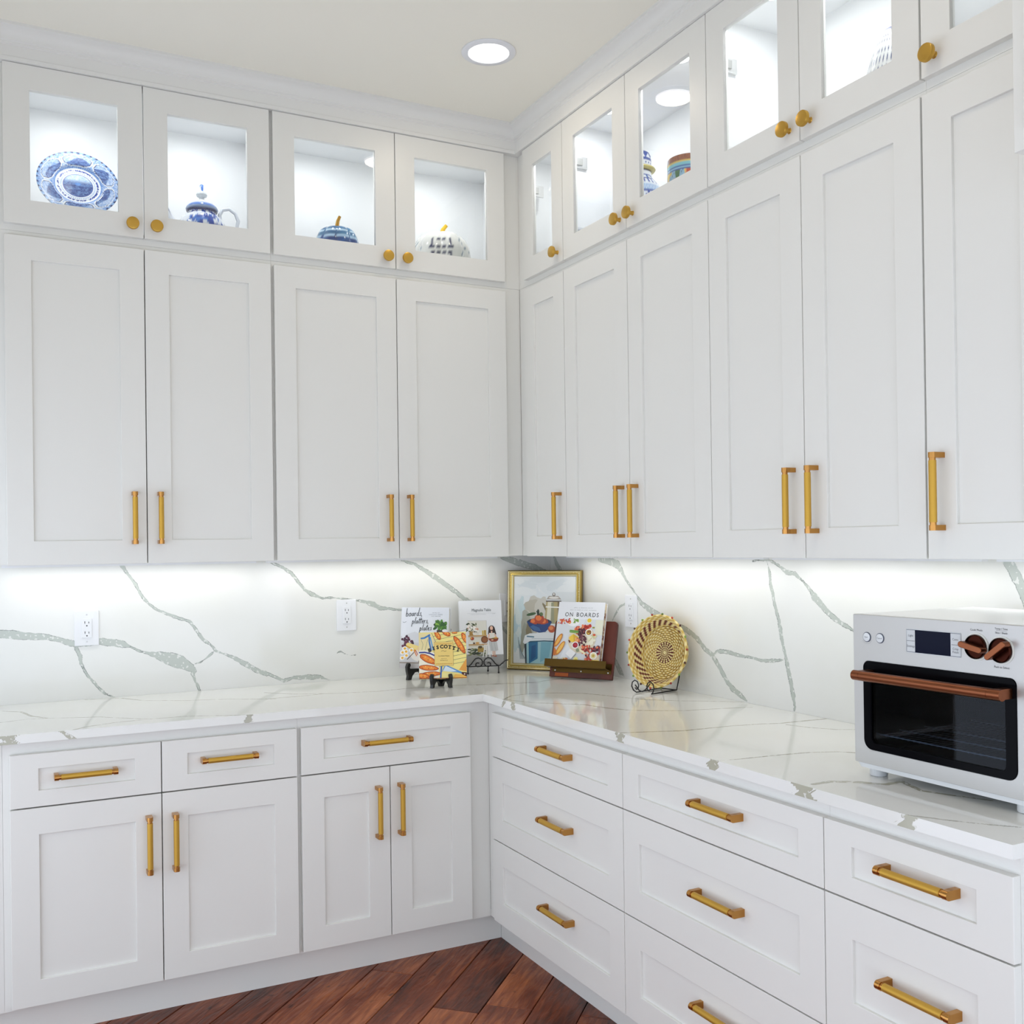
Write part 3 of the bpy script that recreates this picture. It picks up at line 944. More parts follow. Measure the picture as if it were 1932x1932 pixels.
class Art:
    """layered flat print in a w x h rectangle; coordinates 0..1 from the lower left; layers stack toward -y"""
    STEP = 0.000012

    def __init__(s, w, h):
        s.w, s.h = w, h
        s.mb = MB()
        s.mats = []
        s.k = 1

    def mi(s, c):
        m = ink(c)
        if m not in s.mats:
            s.mats.append(m)
        return s.mats.index(m)

    def poly(s, pts, c, raw=False):
        y = -s.STEP * s.k
        s.k += 1
        v = [((p[0] if raw else p[0] * s.w), y, (p[1] if raw else p[1] * s.h)) for p in pts]
        s.mb.add(v, [tuple(range(len(v)))], s.mi(c))
        return s

    def rect(s, x0, y0, x1, y1, c):
        return s.poly([(x0, y0), (x1, y0), (x1, y1), (x0, y1)], c)

    def ell(s, cx, cy, rx, ry, c, rot=0.0, n=18, wob=0.0):
        """rx, ry as fractions of the width"""
        pts = []
        ca, sa = math.cos(R(rot)), math.sin(R(rot))
        for i in range(n):
            a = 2 * PI * i / n
            k = 1 + wob * math.sin(3 * a + cx * 40) + wob * 0.6 * math.sin(7 * a + cy * 60)
            x, y = rx * k * math.cos(a) * s.w, ry * k * math.sin(a) * s.w
            pts.append((cx * s.w + x * ca - y * sa, cy * s.h + x * sa + y * ca))
        return s.poly([(min(max(x, 0), s.w), min(max(y, 0), s.h)) for x, y in pts], c, raw=True)

    def line(s, pts, wd, c, taper=False):
        """polyline stroke, wd fraction of width"""
        P = [Vector((p[0] * s.w, p[1] * s.h)) for p in pts]
        hw = wd * s.w / 2
        Lp, Rp = [], []
        for i, p in enumerate(P):
            t = (P[min(i + 1, len(P) - 1)] - P[max(i - 1, 0)])
            t = t.normalized() if t.length > 1e-9 else Vector((1, 0))
            n = Vector((-t.y, t.x))
            k = hw * (0.55 if taper and i in (0, len(P) - 1) else 1)
            Lp.append(p + n * k)
            Rp.append(p - n * k)
        y = -s.STEP * s.k
        s.k += 1
        v = [(p.x, y, p.y) for p in Lp] + [(p.x, y, p.y) for p in Rp]
        m = len(P)
        s.mb.add(v, [(i, i + 1, m + i + 1, m + i) for i in range(m - 1)], s.mi(c))
        return s

    def text(s, t, cx, cy, size, c, bold=0.0, rot=0.0, align='c', sx=1.0, track=0.0):
        """cap height = size * w; (cx, cy) is the baseline centre or left"""
        k = size * s.w
        if track:
            glyphs = []
            x = 0
            for ch in t:
                if ch == ' ':
                    x += 0.55 + track
                    continue
                v, f, w = text_polys(ch, bold)
                glyphs.append((x, v, f))
                x += w + track
            tot = x - track
        else:
            v, f, tot = text_polys(t, bold)
            glyphs = [(0, v, f)]
        ox = -tot / 2 if align == 'c' else 0
        ca, sa = math.cos(R(rot)), math.sin(R(rot))
        y = -s.STEP * s.k
        s.k += 1
        mi = s.mi(c)
        for gx, v, f in glyphs:
            pts = [((p[0] + gx + ox) * k * sx, p[1] * k) for p in v]
            s.mb.add([(cx * s.w + a * ca - b * sa, y, cy * s.h + a * sa + b * ca) for a, b in pts], f, mi)
        return s

    def build(s, name, parent, loc=(0, 0, 0)):
        return s.mb.build(name, s.mats, parent, loc, recalc=False)

HAND = {  # single-stroke brush letters: (strokes, advance)
    'b': ([[(0.18, 1.5), (0.05, 0.5), (0.0, 0.0)], [(0.03, 0.3), (0.25, 0.65), (0.42, 0.45), (0.35, 0.1), (0.1, 0.0), (0.0, 0.1)]], 0.55),
    'o': ([[(0.3, 0.6), (0.08, 0.45), (0.05, 0.1), (0.25, 0.0), (0.42, 0.25), (0.38, 0.52), (0.26, 0.6), (0.5, 0.55)]], 0.55),
    'a': ([[(0.38, 0.55), (0.15, 0.5), (0.03, 0.15), (0.15, 0.0), (0.33, 0.25), (0.42, 0.6), (0.38, 0.15), (0.52, 0.05)]], 0.58),
    'r': ([[(0.08, 0.6), (0.03, 0.0)], [(0.05, 0.25), (0.2, 0.55), (0.38, 0.55)]], 0.42),
    'd': ([[(0.38, 0.55), (0.15, 0.5), (0.03, 0.15), (0.15, 0.0), (0.33, 0.25)], [(0.62, 1.55), (0.42, 0.6), (0.36, 0.1), (0.5, 0.02)]], 0.6),
    's': ([[(0.36, 0.62), (0.15, 0.5), (0.28, 0.25), (0.2, 0.02), (0.0, 0.05)]], 0.42),
    'p': ([[(0.12, 0.65), (0.0, 0.0), (-0.12, -0.6)], [(0.05, 0.3), (0.25, 0.62), (0.42, 0.45), (0.3, 0.08), (0.05, 0.05)]], 0.55),
    'l': ([[(0.3, 1.35), (0.1, 0.5), (0.08, 0.05), (0.22, 0.05)]], 0.3),
    't': ([[(0.28, 1.15), (0.1, 0.35), (0.12, 0.03), (0.25, 0.05)], [(0.0, 0.75), (0.42, 0.85)]], 0.36),
    'e': ([[(0.05, 0.28), (0.35, 0.4), (0.28, 0.62), (0.08, 0.45), (0.06, 0.1), (0.25, 0.0), (0.42, 0.12)]], 0.48),
    ',': ([[(0.05, 0.06), (-0.02, -0.18)]], 0.2),
}

def hand_text(art, t, x, y, size, c, wd, slope=0.0):
    k = size
    for ch in t:
        st, adv = HAND[ch]
        for s_ in st:
            art.line([(x + p[0] * k, y + (p[1] * k + (x) * slope) * art.w / art.h) for p in s_], wd, c)
        x += adv * k

# ================================================================== COUNTER THINGS
PAGES = noise_color(pmat('book_pages', rgb(238, 236, 226), 0.7), rgb(238, 236, 228), rgb(214, 210, 198), 400, (1, 1, 14))

def leaned(name, label, cat, X, Y, zb, yaw_, lean, group=None):
    """an Empty whose local x runs along the lower edge, z up the leaned face, -y out of the face"""
    o = thing(name, label, cat, (X, Y, zb), 0, group)
    o.rotation_euler = (R(-lean), 0, R(yaw_))
    return o

def book(label, X, Y, zb, yaw_, lean, w, h, th, cover, art, spine=None, page_side=None):
    t = leaned('cookbook', label, 'book', X, Y, zb, yaw_, lean, 'cookbooks standing on the counter')
    cm_ = ink(cover)
    mb = MB().box(-w / 2, w / 2, 0, 0.0025, 0, h).box(-w / 2, w / 2, th - 0.0025, th, 0, h).box(-w / 2, -w / 2 + 0.0025, 0.0025, th - 0.0025, 0, h, 1)
    mb.build('cover', [cm_, ink(spine or cover)], t, bevel=0.0006)
    MB().box(-w / 2 + 0.0026, w / 2 - 0.003, 0.0026, th - 0.0026, 0.002, h - 0.003).build('pages', page_side or PAGES, t)
    art.build('cover_print', t, (-w / 2, -0.0001, 0))
    return t

# ---- cookbook with brush-lettered title
w, h = 0.205, 0.243
A = Art(w, h)
A.rect(0, 0, 1, 1, (226, 229, 235)).rect(0, 0, 1, 0.42, (206, 205, 206)).poly([(0, 0.42), (1, 0.42), (1, 0.55), (0.6, 0.5), (0.3, 0.6), (0, 0.52)], (213, 214, 219))
A.rect(0, 0.0, 1, 0.07, (188, 184, 184)).rect(0, 0.075, 0.5, 0.1, (150, 138, 128))
# carafe
A.poly([(0.045, 0.45), (0.03, 0.55), (0.055, 0.7), (0.05, 0.75), (0.09, 0.75), (0.085, 0.7), (0.13, 0.58), (0.13, 0.45)], (228, 230, 236))
A.line([(0.035, 0.76), (0.06, 0.745), (0.11, 0.765)], 0.008, (110, 112, 118))
# grapes
rnd = random.Random(3)
for i in range(46):
    x, y = rnd.uniform(0.03, 0.27), rnd.uniform(0.33, 0.56)
    if y > 0.56 - abs(x - 0.12) * 0.9:
        continue
    A.ell(x, y, 0.026, 0.026, rnd.choice([(74, 14, 44), (96, 22, 54), (58, 10, 40), (120, 52, 78)]), n=10)
# cheese, bread, plate, eggs, knife
A.ell(0.42, 0.24, 0.2, 0.15, (232, 226, 218))
A.poly([(0.12, 0.38), (0.16, 0.42), (0.4, 0.36), (0.4, 0.3), (0.33, 0.3)], (240, 214, 130)).poly([(0.12, 0.38), (0.33, 0.3), (0.33, 0.26), (0.14, 0.345)], (214, 164, 40))
A.poly([(0.36, 0.34), (0.43, 0.36), (0.43, 0.28), (0.38, 0.27)], (236, 200, 150))
for ex, ey in ((0.10, 0.32), (0.055, 0.255), (0.13, 0.27), (0.24, 0.295), (0.055, 0.165), (0.14, 0.205)):
    A.ell(ex, ey, 0.052, 0.042, (246, 243, 236), rot=15).ell(ex + 0.004, ey, 0.028, 0.024, (236, 176, 30))
A.line([(0.16, 0.14), (0.3, 0.26)], 0.014, (72, 40, 24)).line([(0.3, 0.29), (0.36, 0.2)], 0.02, (220, 120, 40)).line([(0.33, 0.3), (0.38, 0.22)], 0.015, (190, 60, 30))
A.ell(0.47, 0.11, 0.07, 0.05, (82, 40, 34)).ell(0.49, 0.11, 0.04, 0.03, (210, 204, 198)).rect(0.42, 0.33, 0.5, 0.46, (52, 34, 26))
# basil
for i in range(34):
    a = rnd.uniform(0, 2 * PI)
    q_ = rnd.uniform(0, 1) ** 0.6
    A.ell(0.83 + 0.13 * q_ * math.cos(a), 0.7 + 0.075 * q_ * math.sin(a), 0.05, 0.026, rnd.choice([(40, 90, 22), (84, 140, 34), (24, 62, 16), (136, 184, 62), (60, 112, 26)]), rot=math.degrees(a), n=10)
A.rect(0.76, 0.57, 0.92, 0.63, (60, 42, 30)).ell(0.93, 0.62, 0.06, 0.03, (236, 236, 240))
hand_text(A, 'boards,', 0.10, 0.845, 0.105, (34, 36, 40), 0.011, 0.05)
hand_text(A, 'platters,', 0.235, 0.72, 0.095, (34, 36, 40), 0.011, 0.05)
hand_text(A, 'plates', 0.40, 0.6, 0.095, (34, 36, 40), 0.011, 0.05)
A.text('RECIPES FOR', 0.73, 0.905, 0.0135, (60, 62, 66), track=0.35)
A.text('ENTERTAINING, SHARING,', 0.73, 0.878, 0.0135, (60, 62, 66), track=0.28)
A.text('AND SNACKING', 0.73, 0.851, 0.0135, (60, 62, 66), track=0.35)
book('white cookbook with brush lettering, grapes and halved eggs on its cover', -0.688, -0.176, 0.9590, -45, 8, w, h, 0.022, (228, 231, 237), A)

# ---- square biscotti cookbook
w, h = 0.178, 0.175
A = Art(w, h)
A.rect(0, 0, 1, 1, (243, 226, 138))
for i in range(9):
    y = 0.98 - i * 0.085
    A.line([(0.3, y - 0.33 + 0.26), (1.0, y + 0.06 + 0.0)], 0.007, (60, 84, 92))
A.poly([(0, 0.6), (0.28, 0.6), (0.36, 0.82), (0.24, 0.98), (0, 0.98)], (232, 216, 160))
A.line([(0.27, 0.99), (0.36, 0.78)], 0.008, (70, 90, 110))
A.line([(0.04, 0.87), (0.12, 0.88), (0.24, 0.95)], 0.035, (52, 122, 190)).line([(0.22, 0.95), (0.22, 0.8), (0.26, 0.6)], 0.03, (44, 110, 182)).line([(0.24, 0.9), (0.3, 0.62)], 0.025, (80, 150, 208))
A.line([(0.05, 0.84), (0.09, 0.74), (0.06, 0.62)], 0.008, (140, 140, 120)).line([(0.19, 0.85), (0.13, 0.62)], 0.008, (140, 140, 120))
A.poly([(0, 0.0), (0, 0.62), (0.2, 0.61), (0.36, 0.54), (0.42, 0.4), (0.42, 0.0)], (240, 234, 214))
A.line([(0, 0.565), (0.12, 0.57), (0.24, 0.54), (0.36, 0.48)], 0.03, (36, 52, 140))
def biscotto(x, y, l, r_, rot):
    A.ell(x, y, l, r_, (128, 40, 20), rot=rot, wob=0.03).ell(x, y, l * 0.93, r_ * 0.84, (226, 112, 34), rot=rot, wob=0.03)
    A.ell(x, y, l * 0.72, r_ * 0.5, (240, 150, 56), rot=rot, wob=0.08)
    for j in range(5):
        d_ = (j - 2) * l * 0.3
        A.ell(x + d_ * math.cos(R(rot)), y + d_ * math.sin(R(rot)) * w / h + (0.02 if j % 2 else -0.015), 0.012, 0.01, (250, 210, 110) if j % 2 else (150, 46, 20), n=8)
biscotto(0.19, 0.42, 0.2, 0.075, -28)
biscotto(0.2, 0.235, 0.21, 0.06, -6)
biscotto(0.24, 0.1, 0.22, 0.055, 3)
biscotto(0.08, 0.06, 0.14, 0.06, -10)
biscotto(0.4, 0.93, 0.11, 0.05, -58)
biscotto(0.585, 0.97, 0.1, 0.05, -30)
biscotto(0.76, 0.985, 0.06, 0.025, 0)
biscotto(0.86, 0.72, 0.22, 0.06, -58)
biscotto(0.97, 0.86, 0.13, 0.05, -65)
A.line([(0.45, 0.0), (0.47, 0.26)], 0.03, (44, 96, 176)).poly([(0.47, 0.13), (0.55, 0.3), (0.9, 0.13), (0.9, 0.09), (0.82, 0.12), (0.5, 0.16)], (86, 146, 204))
A.poly([(0.5, 0.16), (0.56, 0.27), (0.8, 0.15), (0.66, 0.14)], (214, 228, 236)).rect(0.5, 0.0, 0.72, 0.12, (240, 228, 150)).poly([(0.72, 0), (1, 0), (1, 0.06), (0.75, 0.09)], (238, 182, 80))
A.poly([(0.84, 0.18), (1, 0.42), (1, 0.14)], (226, 158, 66)).poly([(0.89, 0.13), (1, 0.12), (1, 0.03), (0.9, 0.08)], (70, 18, 14)).ell(0.955, 0.085, 0.015, 0.015, (236, 220, 200), n=10)
A.rect(0.325, 0.27, 0.725, 0.79, (150, 110, 60)).rect(0.33, 0.275, 0.72, 0.785, (236, 206, 120))
for i in range(14):
    A.ell(0.36 + i * 0.0255, 0.745, 0.011, 0.011, (206, 150, 60), n=6).ell(0.36 + i * 0.0255, 0.312, 0.011, 0.011, (206, 150, 60), n=6)
title = 'BISCOTTI'
for i, ch in enumerate(title):
    t_ = (i - 3.5) / 3.5
    x = 0.525 + t_ * 0.29
    A.text(ch, x, 0.65 - 0.075 * t_ * t_, 0.075, (22, 14, 12), bold=0.07, rot=-16 * t_)
    if ch in 'ITB':
        ca_, sa_ = math.cos(R(-16 * t_)), math.sin(R(-16 * t_))
        for hh_, ww_ in ((0.004, 0.026), (0.072, 0.03)):
            if ch == 'T' and hh_ > 0.05:
                continue
            px_, py_ = x - sa_ * hh_, 0.65 - 0.075 * t_ * t_ + ca_ * hh_
            A.line([(px_ - ca_ * ww_, py_ - sa_ * ww_), (px_ + ca_ * ww_, py_ + sa_ * ww_)], 0.011, (22, 14, 12))
A.line([(0.47, 0.585), (0.51, 0.6), (0.54, 0.58), (0.58, 0.59)], 0.008, (120, 90, 50))
A.text('Lou Seibert Pappas', 0.525, 0.475, 0.022, (70, 50, 30), bold=0.01)
A.text('Illustrations by', 0.525, 0.42, 0.014, (90, 66, 40)).text('Ella Rutherford', 0.525, 0.38, 0.018, (80, 58, 34))
A.rect(0, 0, 1, 0.012, (146, 46, 28))
book('square yellow cookbook with biscotti drawings on the small black easel', -0.7115, -0.430, 0.9490, -22.6, 14, w, h, 0.014, (240, 222, 132), A, spine=(146, 46, 28))

# ---- white cookbook with a woman on the cover
w, h = 0.179, 0.270
A = Art(w, h)
A.rect(0, 0, 1, 1, (234, 236, 240)).rect(0, 0, 1, 0.155, (150, 150, 148)).rect(0.0, 0.15, 0.62, 0.17, (170, 166, 158))
A.rect(0.19, 0.17, 0.63, 0.685, (226, 224, 214)).line([(0.19, 0.685), (0.63, 0.685), (0.63, 0.17)], 0.006, (176, 174, 166))
for y in (0.455, 0.32):
    A.rect(0.19, y - 0.012, 0.63, y + 0.004, (196, 150, 84)).rect(0.19, y - 0.03, 0.63, y - 0.012, (206, 196, 176))
rnd = random.Random(5)
for i in range(26):
    A.ell(rnd.uniform(0.14, 0.4), rnd.uniform(0.5, 0.64), 0.035, 0.014, rnd.choice([(52, 66, 36), (84, 96, 52), (40, 48, 30)]), rot=rnd.uniform(0, 180), n=8)
for i in range(22):
    A.ell(rnd.uniform(0.18, 0.42), rnd.uniform(0.5, 0.62), 0.026, 0.022, rnd.choice([(244, 238, 228), (236, 222, 208), (250, 246, 240), (206, 150, 120)]), n=9)
A.rect(0.22, 0.46, 0.32, 0.52, (168, 130, 60)).poly([(0.31, 0.46), (0.29, 0.505), (0.4, 0.505), (0.38, 0.46)], (232, 226, 214))
A.rect(0.44, 0.46, 0.51, 0.5, (238, 234, 226)).rect(0.52, 0.46, 0.555, 0.53, (206, 178, 84)).rect(0.565, 0.46, 0.61, 0.535, (186, 150, 60))
A.ell(0.28, 0.41, 0.045, 0.04, (170, 60, 34)).ell(0.26, 0.415, 0.02, 0.024, (226, 160, 60)).ell(0.57, 0.39, 0.085, 0.085, (120, 72, 36)).ell(0.57, 0.39, 0.06, 0.06, (150, 92, 48))
A.rect(0.2, 0.325, 0.29, 0.36, (240, 238, 232)).ell(0.4, 0.34, 0.05, 0.02, (214, 160, 70)).ell(0.48, 0.335, 0.04, 0.022, (236, 230, 220)).rect(0.3, 0.325, 0.34, 0.35, (86, 52, 30))
for i in range(30):
    A.ell(rnd.uniform(0.2, 0.56), rnd.uniform(0.14, 0.25), 0.05, 0.016, rnd.choice([(50, 66, 34), (84, 98, 56), (32, 42, 24), (120, 126, 84)]), rot=rnd.uniform(-40, 40), n=8)
A.rect(0.4, 0.2, 0.54, 0.27, (168, 138, 60)).ell(0.46, 0.275, 0.05, 0.03, (78, 64, 30))
# stool
A.rect(0.55, 0.295, 0.72, 0.312, (238, 234, 228))
for xa, xb in ((0.57, 0.515), (0.61, 0.59), (0.66, 0.68), (0.7, 0.745)):
    A.line([(xa, 0.295), (xb, 0.12)], 0.022, (240, 238, 234))
A.line([(0.55, 0.2), (0.72, 0.2)], 0.014, (232, 230, 224))
# figure: hair, face, blouse, bowl, skirt, legs
A.ell(0.745, 0.55, 0.075, 0.085, (44, 26, 20)).poly([(0.675, 0.56), (0.82, 0.56), (0.85, 0.47), (0.8, 0.44), (0.69, 0.44), (0.655, 0.47)], (48, 28, 22))
A.poly([(0.68, 0.49), (0.81, 0.49), (0.84, 0.38), (0.84, 0.31), (0.66, 0.31), (0.665, 0.4)], (232, 226, 216))
A.ell(0.742, 0.565, 0.036, 0.05, (230, 188, 164)).ell(0.742, 0.535, 0.014, 0.006, (190, 96, 86)).rect(0.725, 0.49, 0.76, 0.52, (224, 180, 156))
A.poly([(0.665, 0.365), (0.85, 0.365), (0.88, 0.22), (0.8, 0.205), (0.7, 0.215)], (196, 198, 198)).line([(0.72, 0.36), (0.74, 0.22)], 0.008, (160, 164, 166)).line([(0.79, 0.36), (0.82, 0.22)], 0.008, (168, 172, 174))
A.line([(0.68, 0.47), (0.66, 0.39), (0.76, 0.375)], 0.035, (228, 186, 162)).line([(0.81, 0.47), (0.86, 0.4)], 0.03, (228, 186, 162))
A.poly([(0.66, 0.405), (0.9, 0.41), (0.88, 0.37), (0.83, 0.352), (0.73, 0.352), (0.68, 0.375)], (140, 62, 36)).ell(0.83, 0.412, 0.05, 0.016, (206, 158, 60)).ell(0.77, 0.405, 0.03, 0.012, (110, 120, 50)).ell(0.75, 0.38, 0.03, 0.014, (232, 192, 168))
A.rect(0.745, 0.14, 0.768, 0.21, (222, 178, 152)).rect(0.785, 0.14, 0.808, 0.21, (222, 178, 152)).ell(0.75, 0.135, 0.028, 0.014, (150, 76, 48)).ell(0.812, 0.13, 0.032, 0.014, (160, 84, 54))
A.text('Magnolia Table', 0.52, 0.83, 0.066, (30, 50, 52), sx=0.82)
A.text('A COLLECTION OF RECIPES FOR GATHERING', 0.44, 0.78, 0.0105, (110, 124, 124), track=0.2).text('VOLUME 2', 0.81, 0.785, 0.0115, (110, 124, 124), track=0.2)
A.line([(0.185, 0.8), (0.86, 0.8)], 0.002, (150, 158, 158))
A.text('JOANNA GAINES', 0.53, 0.058, 0.024, (244, 244, 244), track=0.35)
book('white cookbook picturing a woman with a bowl, on the black wire easel', -0.4047, -0.135, 0.9500, -17.2, 11.5, w, h, 0.028, (234, 236, 240), A)

# ---- cookbook holder with the fourth cookbook
HX, HY, HYAW, HLEAN = -0.157, -0.500, -57.7, 15.9
MAHOG = noise_color(pmat('red_brown_wood', rgb(96, 38, 18), 0.45), rgb(66, 20, 9), rgb(118, 48, 22), 30, (0.25, 1, 0.12))
BRONZE = noise_bump(pmat('dark_bronze_metal', rgb(92, 70, 26), 0.36, 0.8), 300, 0.1, 0.0003)
t = leaned('cookbook_holder', 'red-brown wooden cookbook holder with a bronze ledge', 'book stand', HX, HY, 0.9185, HYAW, HLEAN)
ww, hh = 0.275, 0.230
poly = [(-ww / 2, 0.0), (ww / 2, 0.0), (ww / 2, hh - 0.012), (ww / 2 - 0.004, hh - 0.004), (ww / 2 - 0.012, hh), (-ww / 2 + 0.012, hh), (-ww / 2 + 0.004, hh - 0.004), (-ww / 2, hh - 0.012)]
MB().prism(poly, 0.0, 0.014).build('back_board', MAHOG, t, bevel=0.0015)
MB().box(-0.125, 0.132, -0.0022, -0.0002, 0.020, 0.060).build('ledge_bracket', BRONZE, t)
MB().box(-0.140, 0.128, -0.046, -0.0024, 0.034, 0.0362).box(-0.140, 0.128, -0.0482, -0.046, 0.034, 0.064).build('ledge', BRONZE, t, bevel=0.0006)
for sx_ in (-0.112, 0.003, 0.120):
    MB().lathe([(0.0035, 0), (0.0032, 0.0012), (0, 0.002)], 12).build('screw', STEEL, t, (sx_, -0.0023, 0.0265), (R(90), 0, 0), smooth=40)
MB().box(-0.112, -0.052, -0.0012, -0.0001, 0.003, 0.0165).build('label_plate', pmat('copper_plate', rgb(160, 84, 44), 0.35, 0.7), t)
MB().box(-0.03, 0.03, 0.0142, 0.024, 0.012, 0.16).build('rear_strut', MAHOG, t)
w, h = 0.204, 0.262
A = Art(w, h)
A.rect(0, 0, 1, 1, (232, 233, 236)).rect(0.0, 0.045, 1, 0.735, (216, 219, 222)).poly([(0.1, 0.045), (0.3, 0.4), (0.5, 0.735), (0.62, 0.735), (0.4, 0.3), (0.25, 0.045)], (224, 227, 231))
A.text('ON BOARDS', 0.52, 0.775, 0.083, (52, 54, 52), bold=0.012, track=0.2, sx=0.92)
A.text('SIMPLE & INSPIRING RECIPE', 0.54, 0.905, 0.0165, (120, 122, 122), track=0.35).text('IDEAS TO SHARE AT EVERY GATHERING', 0.54, 0.87, 0.0165, (120, 122, 122), track=0.3)
rnd = random.Random(11)
def mess(n, x0, x1, y0, y1, rx, ry, cols, shape=None, nn=8):
    for i in range(n):
        x, y = rnd.uniform(x0, x1), rnd.uniform(y0, y1)
        if shape and not shape(x, y):
            continue
        A.ell(x, y, rx * rnd.uniform(0.7, 1.2), ry * rnd.uniform(0.7, 1.2), rnd.choice(cols), rot=rnd.uniform(0, 180), n=nn)
RED = [(190, 52, 36), (214, 84, 54), (160, 34, 28), (230, 130, 90)]
GRP = [(96, 40, 52), (74, 26, 40), (122, 66, 78), (56, 20, 32)]
A.ell(0.36, 0.7, 0.14, 0.1, (240, 240, 240))
mess(26, 0.02, 0.3, 0.665, 0.735, 0.03, 0.012, RED + [(232, 160, 90)])
mess(10, 0.32, 0.46, 0.68, 0.735, 0.03, 0.015, [(150, 180, 80), (222, 232, 200), (110, 150, 60)])
A.ell(0.7, 0.715, 0.055, 0.05, (240, 238, 226)).ell(0.7, 0.72, 0.045, 0.04, (232, 200, 60))
A.rect(0.84, 0.5, 1.0, 0.73, (226, 226, 206)).rect(0.78, 0.6, 0.83, 0.625, (150, 150, 60))
# main board
A.ell(0.58, 0.42, 0.3, 0.27, (226, 214, 190))
mess(40, 0.42, 0.75, 0.52, 0.64, 0.035, 0.03, RED, nn=9)
A.poly([(0.3, 0.53), (0.52, 0.51), (0.52, 0.55), (0.3, 0.565)], (110, 148, 64))
for i in range(6):
    A.line([(0.31, 0.53 + i * 0.007), (0.54, 0.515 + i * 0.008)], 0.01, rnd.choice([(70, 120, 46), (140, 176, 90), (96, 140, 60)]))
mess(70, 0.5, 0.68, 0.33, 0.58, 0.024, 0.022, GRP, lambda x, y: abs(x - 0.58 - (0.45 - y) * 0.1) < 0.09, 9)
A.poly([(0.29, 0.41), (0.36, 0.4), (0.33, 0.36)], (96, 34, 28)).poly([(0.3, 0.45), (0.39, 0.505), (0.5, 0.46), (0.42, 0.37), (0.34, 0.39)], (236, 196, 66)).poly([(0.39, 0.505), (0.5, 0.46), (0.51, 0.44), (0.42, 0.37)], (218, 172, 46))
mess(16, 0.44, 0.54, 0.37, 0.45, 0.03, 0.02, [(222, 132, 90), (236, 170, 110), (200, 90, 60)])
mess(16, 0.7, 0.86, 0.32, 0.5, 0.045, 0.02, [(238, 234, 208), (222, 216, 170), (206, 206, 150)])
A.poly([(0.7, 0.36), (0.82, 0.46), (0.84, 0.36), (0.74, 0.32)], (236, 232, 210))
mess(40, 0.55, 0.85, 0.22, 0.33, 0.03, 0.018, RED + [(236, 220, 190), (120, 30, 30)], lambda x, y: y > 0.18 + abs(x - 0.7) * 0.3)
A.poly([(0.55, 0.26), (0.7, 0.19), (0.74, 0.2), (0.58, 0.28)], (238, 230, 190)).ell(0.84, 0.5, 0.03, 0.022, (210, 84, 44))
A.ell(0.72, 0.535, 0.075, 0.07, (246, 244, 240)).ell(0.72, 0.535, 0.056, 0.052, (180, 140, 50))
mess(10, 0.69, 0.76, 0.515, 0.555, 0.018, 0.018, [(96, 40, 40), (220, 180, 60), (150, 90, 40)])
A.ell(0.46, 0.335, 0.075, 0.07, (246, 244, 240)).ell(0.46, 0.335, 0.056, 0.052, (160, 22, 46)).ell(0.47, 0.34, 0.03, 0.02, (190, 50, 70))
# baguettes
A.ell(0.08, 0.4, 0.15, 0.05, (196, 116, 40), rot=62).ell(0.085, 0.405, 0.12, 0.03, (232, 176, 84), rot=62)
A.ell(0.14, 0.28, 0.16, 0.052, (206, 128, 44), rot=60).ell(0.145, 0.285, 0.13, 0.032, (238, 188, 90), rot=60).poly([(0, 0.3), (0.06, 0.24), (0.05, 0.16), (0, 0.17)], (196, 110, 46))
A.poly([(0.27, 0.2), (0.36, 0.28), (0.49, 0.22), (0.4, 0.12)], (236, 236, 236)).line([(0.4, 0.12), (0.5, 0.2)], 0.008, (120, 118, 110)).poly([(0.0, 0.06), (0.0, 0.15), (0.12, 0.14)], (220, 210, 180))
A.ell(0.25, 0.075, 0.1, 0.09, (220, 214, 190))
mess(26, 0.18, 0.34, 0.045, 0.13, 0.03, 0.014, [(72, 116, 52), (120, 150, 76), (214, 120, 50), (190, 50, 40), (236, 196, 80)])
A.ell(0.5, 0.12, 0.05, 0.05, (238, 228, 150)).ell(0.505, 0.11, 0.035, 0.03, (226, 204, 80)).ell(0.52, 0.26, 0.035, 0.035, (140, 150, 120))
A.ell(0.86, 0.12, 0.16, 0.15, (222, 206, 176))
mess(34, 0.86, 1.0, 0.2, 0.33, 0.03, 0.024, RED + GRP, lambda x, y: y < 0.33 and x > 0.8)
mess(40, 0.7, 0.85, 0.05, 0.2, 0.028, 0.024, RED + GRP)
A.rect(0.84, 0.05, 1, 0.12, (236, 200, 40)).ell(0.87, 0.185, 0.078, 0.074, (248, 246, 240)).ell(0.87, 0.185, 0.058, 0.054, (232, 220, 170)).ell(0.87, 0.185, 0.03, 0.028, (196, 170, 70))
A.rect(0, 0, 1, 0.045, (234, 235, 238))
FORE = noise_color(pmat('printed_page_edge', rgb(200, 150, 110), 0.6), rgb(120, 56, 34), rgb(238, 222, 190), 30, (1, 1, 1.6), 0.42, 0.58)
n_ = Vector((math.sin(R(HYAW)), -math.cos(R(HYAW)), 0))
up_ = Vector((0, 0, 1)) * math.cos(R(HLEAN)) - n_ * math.sin(R(HLEAN))
out_ = n_ * math.cos(R(HLEAN)) + Vector((0, 0, 1)) * math.sin(R(HLEAN))
rt_ = Vector((math.cos(R(HYAW)), math.sin(R(HYAW)), 0))
bp_ = Vector((HX, HY, 0.9185)) + up_ * 0.0367 + out_ * 0.029 + rt_ * -0.012
book('white cookbook with a round food platter on its cover, in the wooden holder', bp_.x, bp_.y, bp_.z, HYAW, HLEAN, w, h, 0.026, (234, 235, 238), A, page_side=FORE)

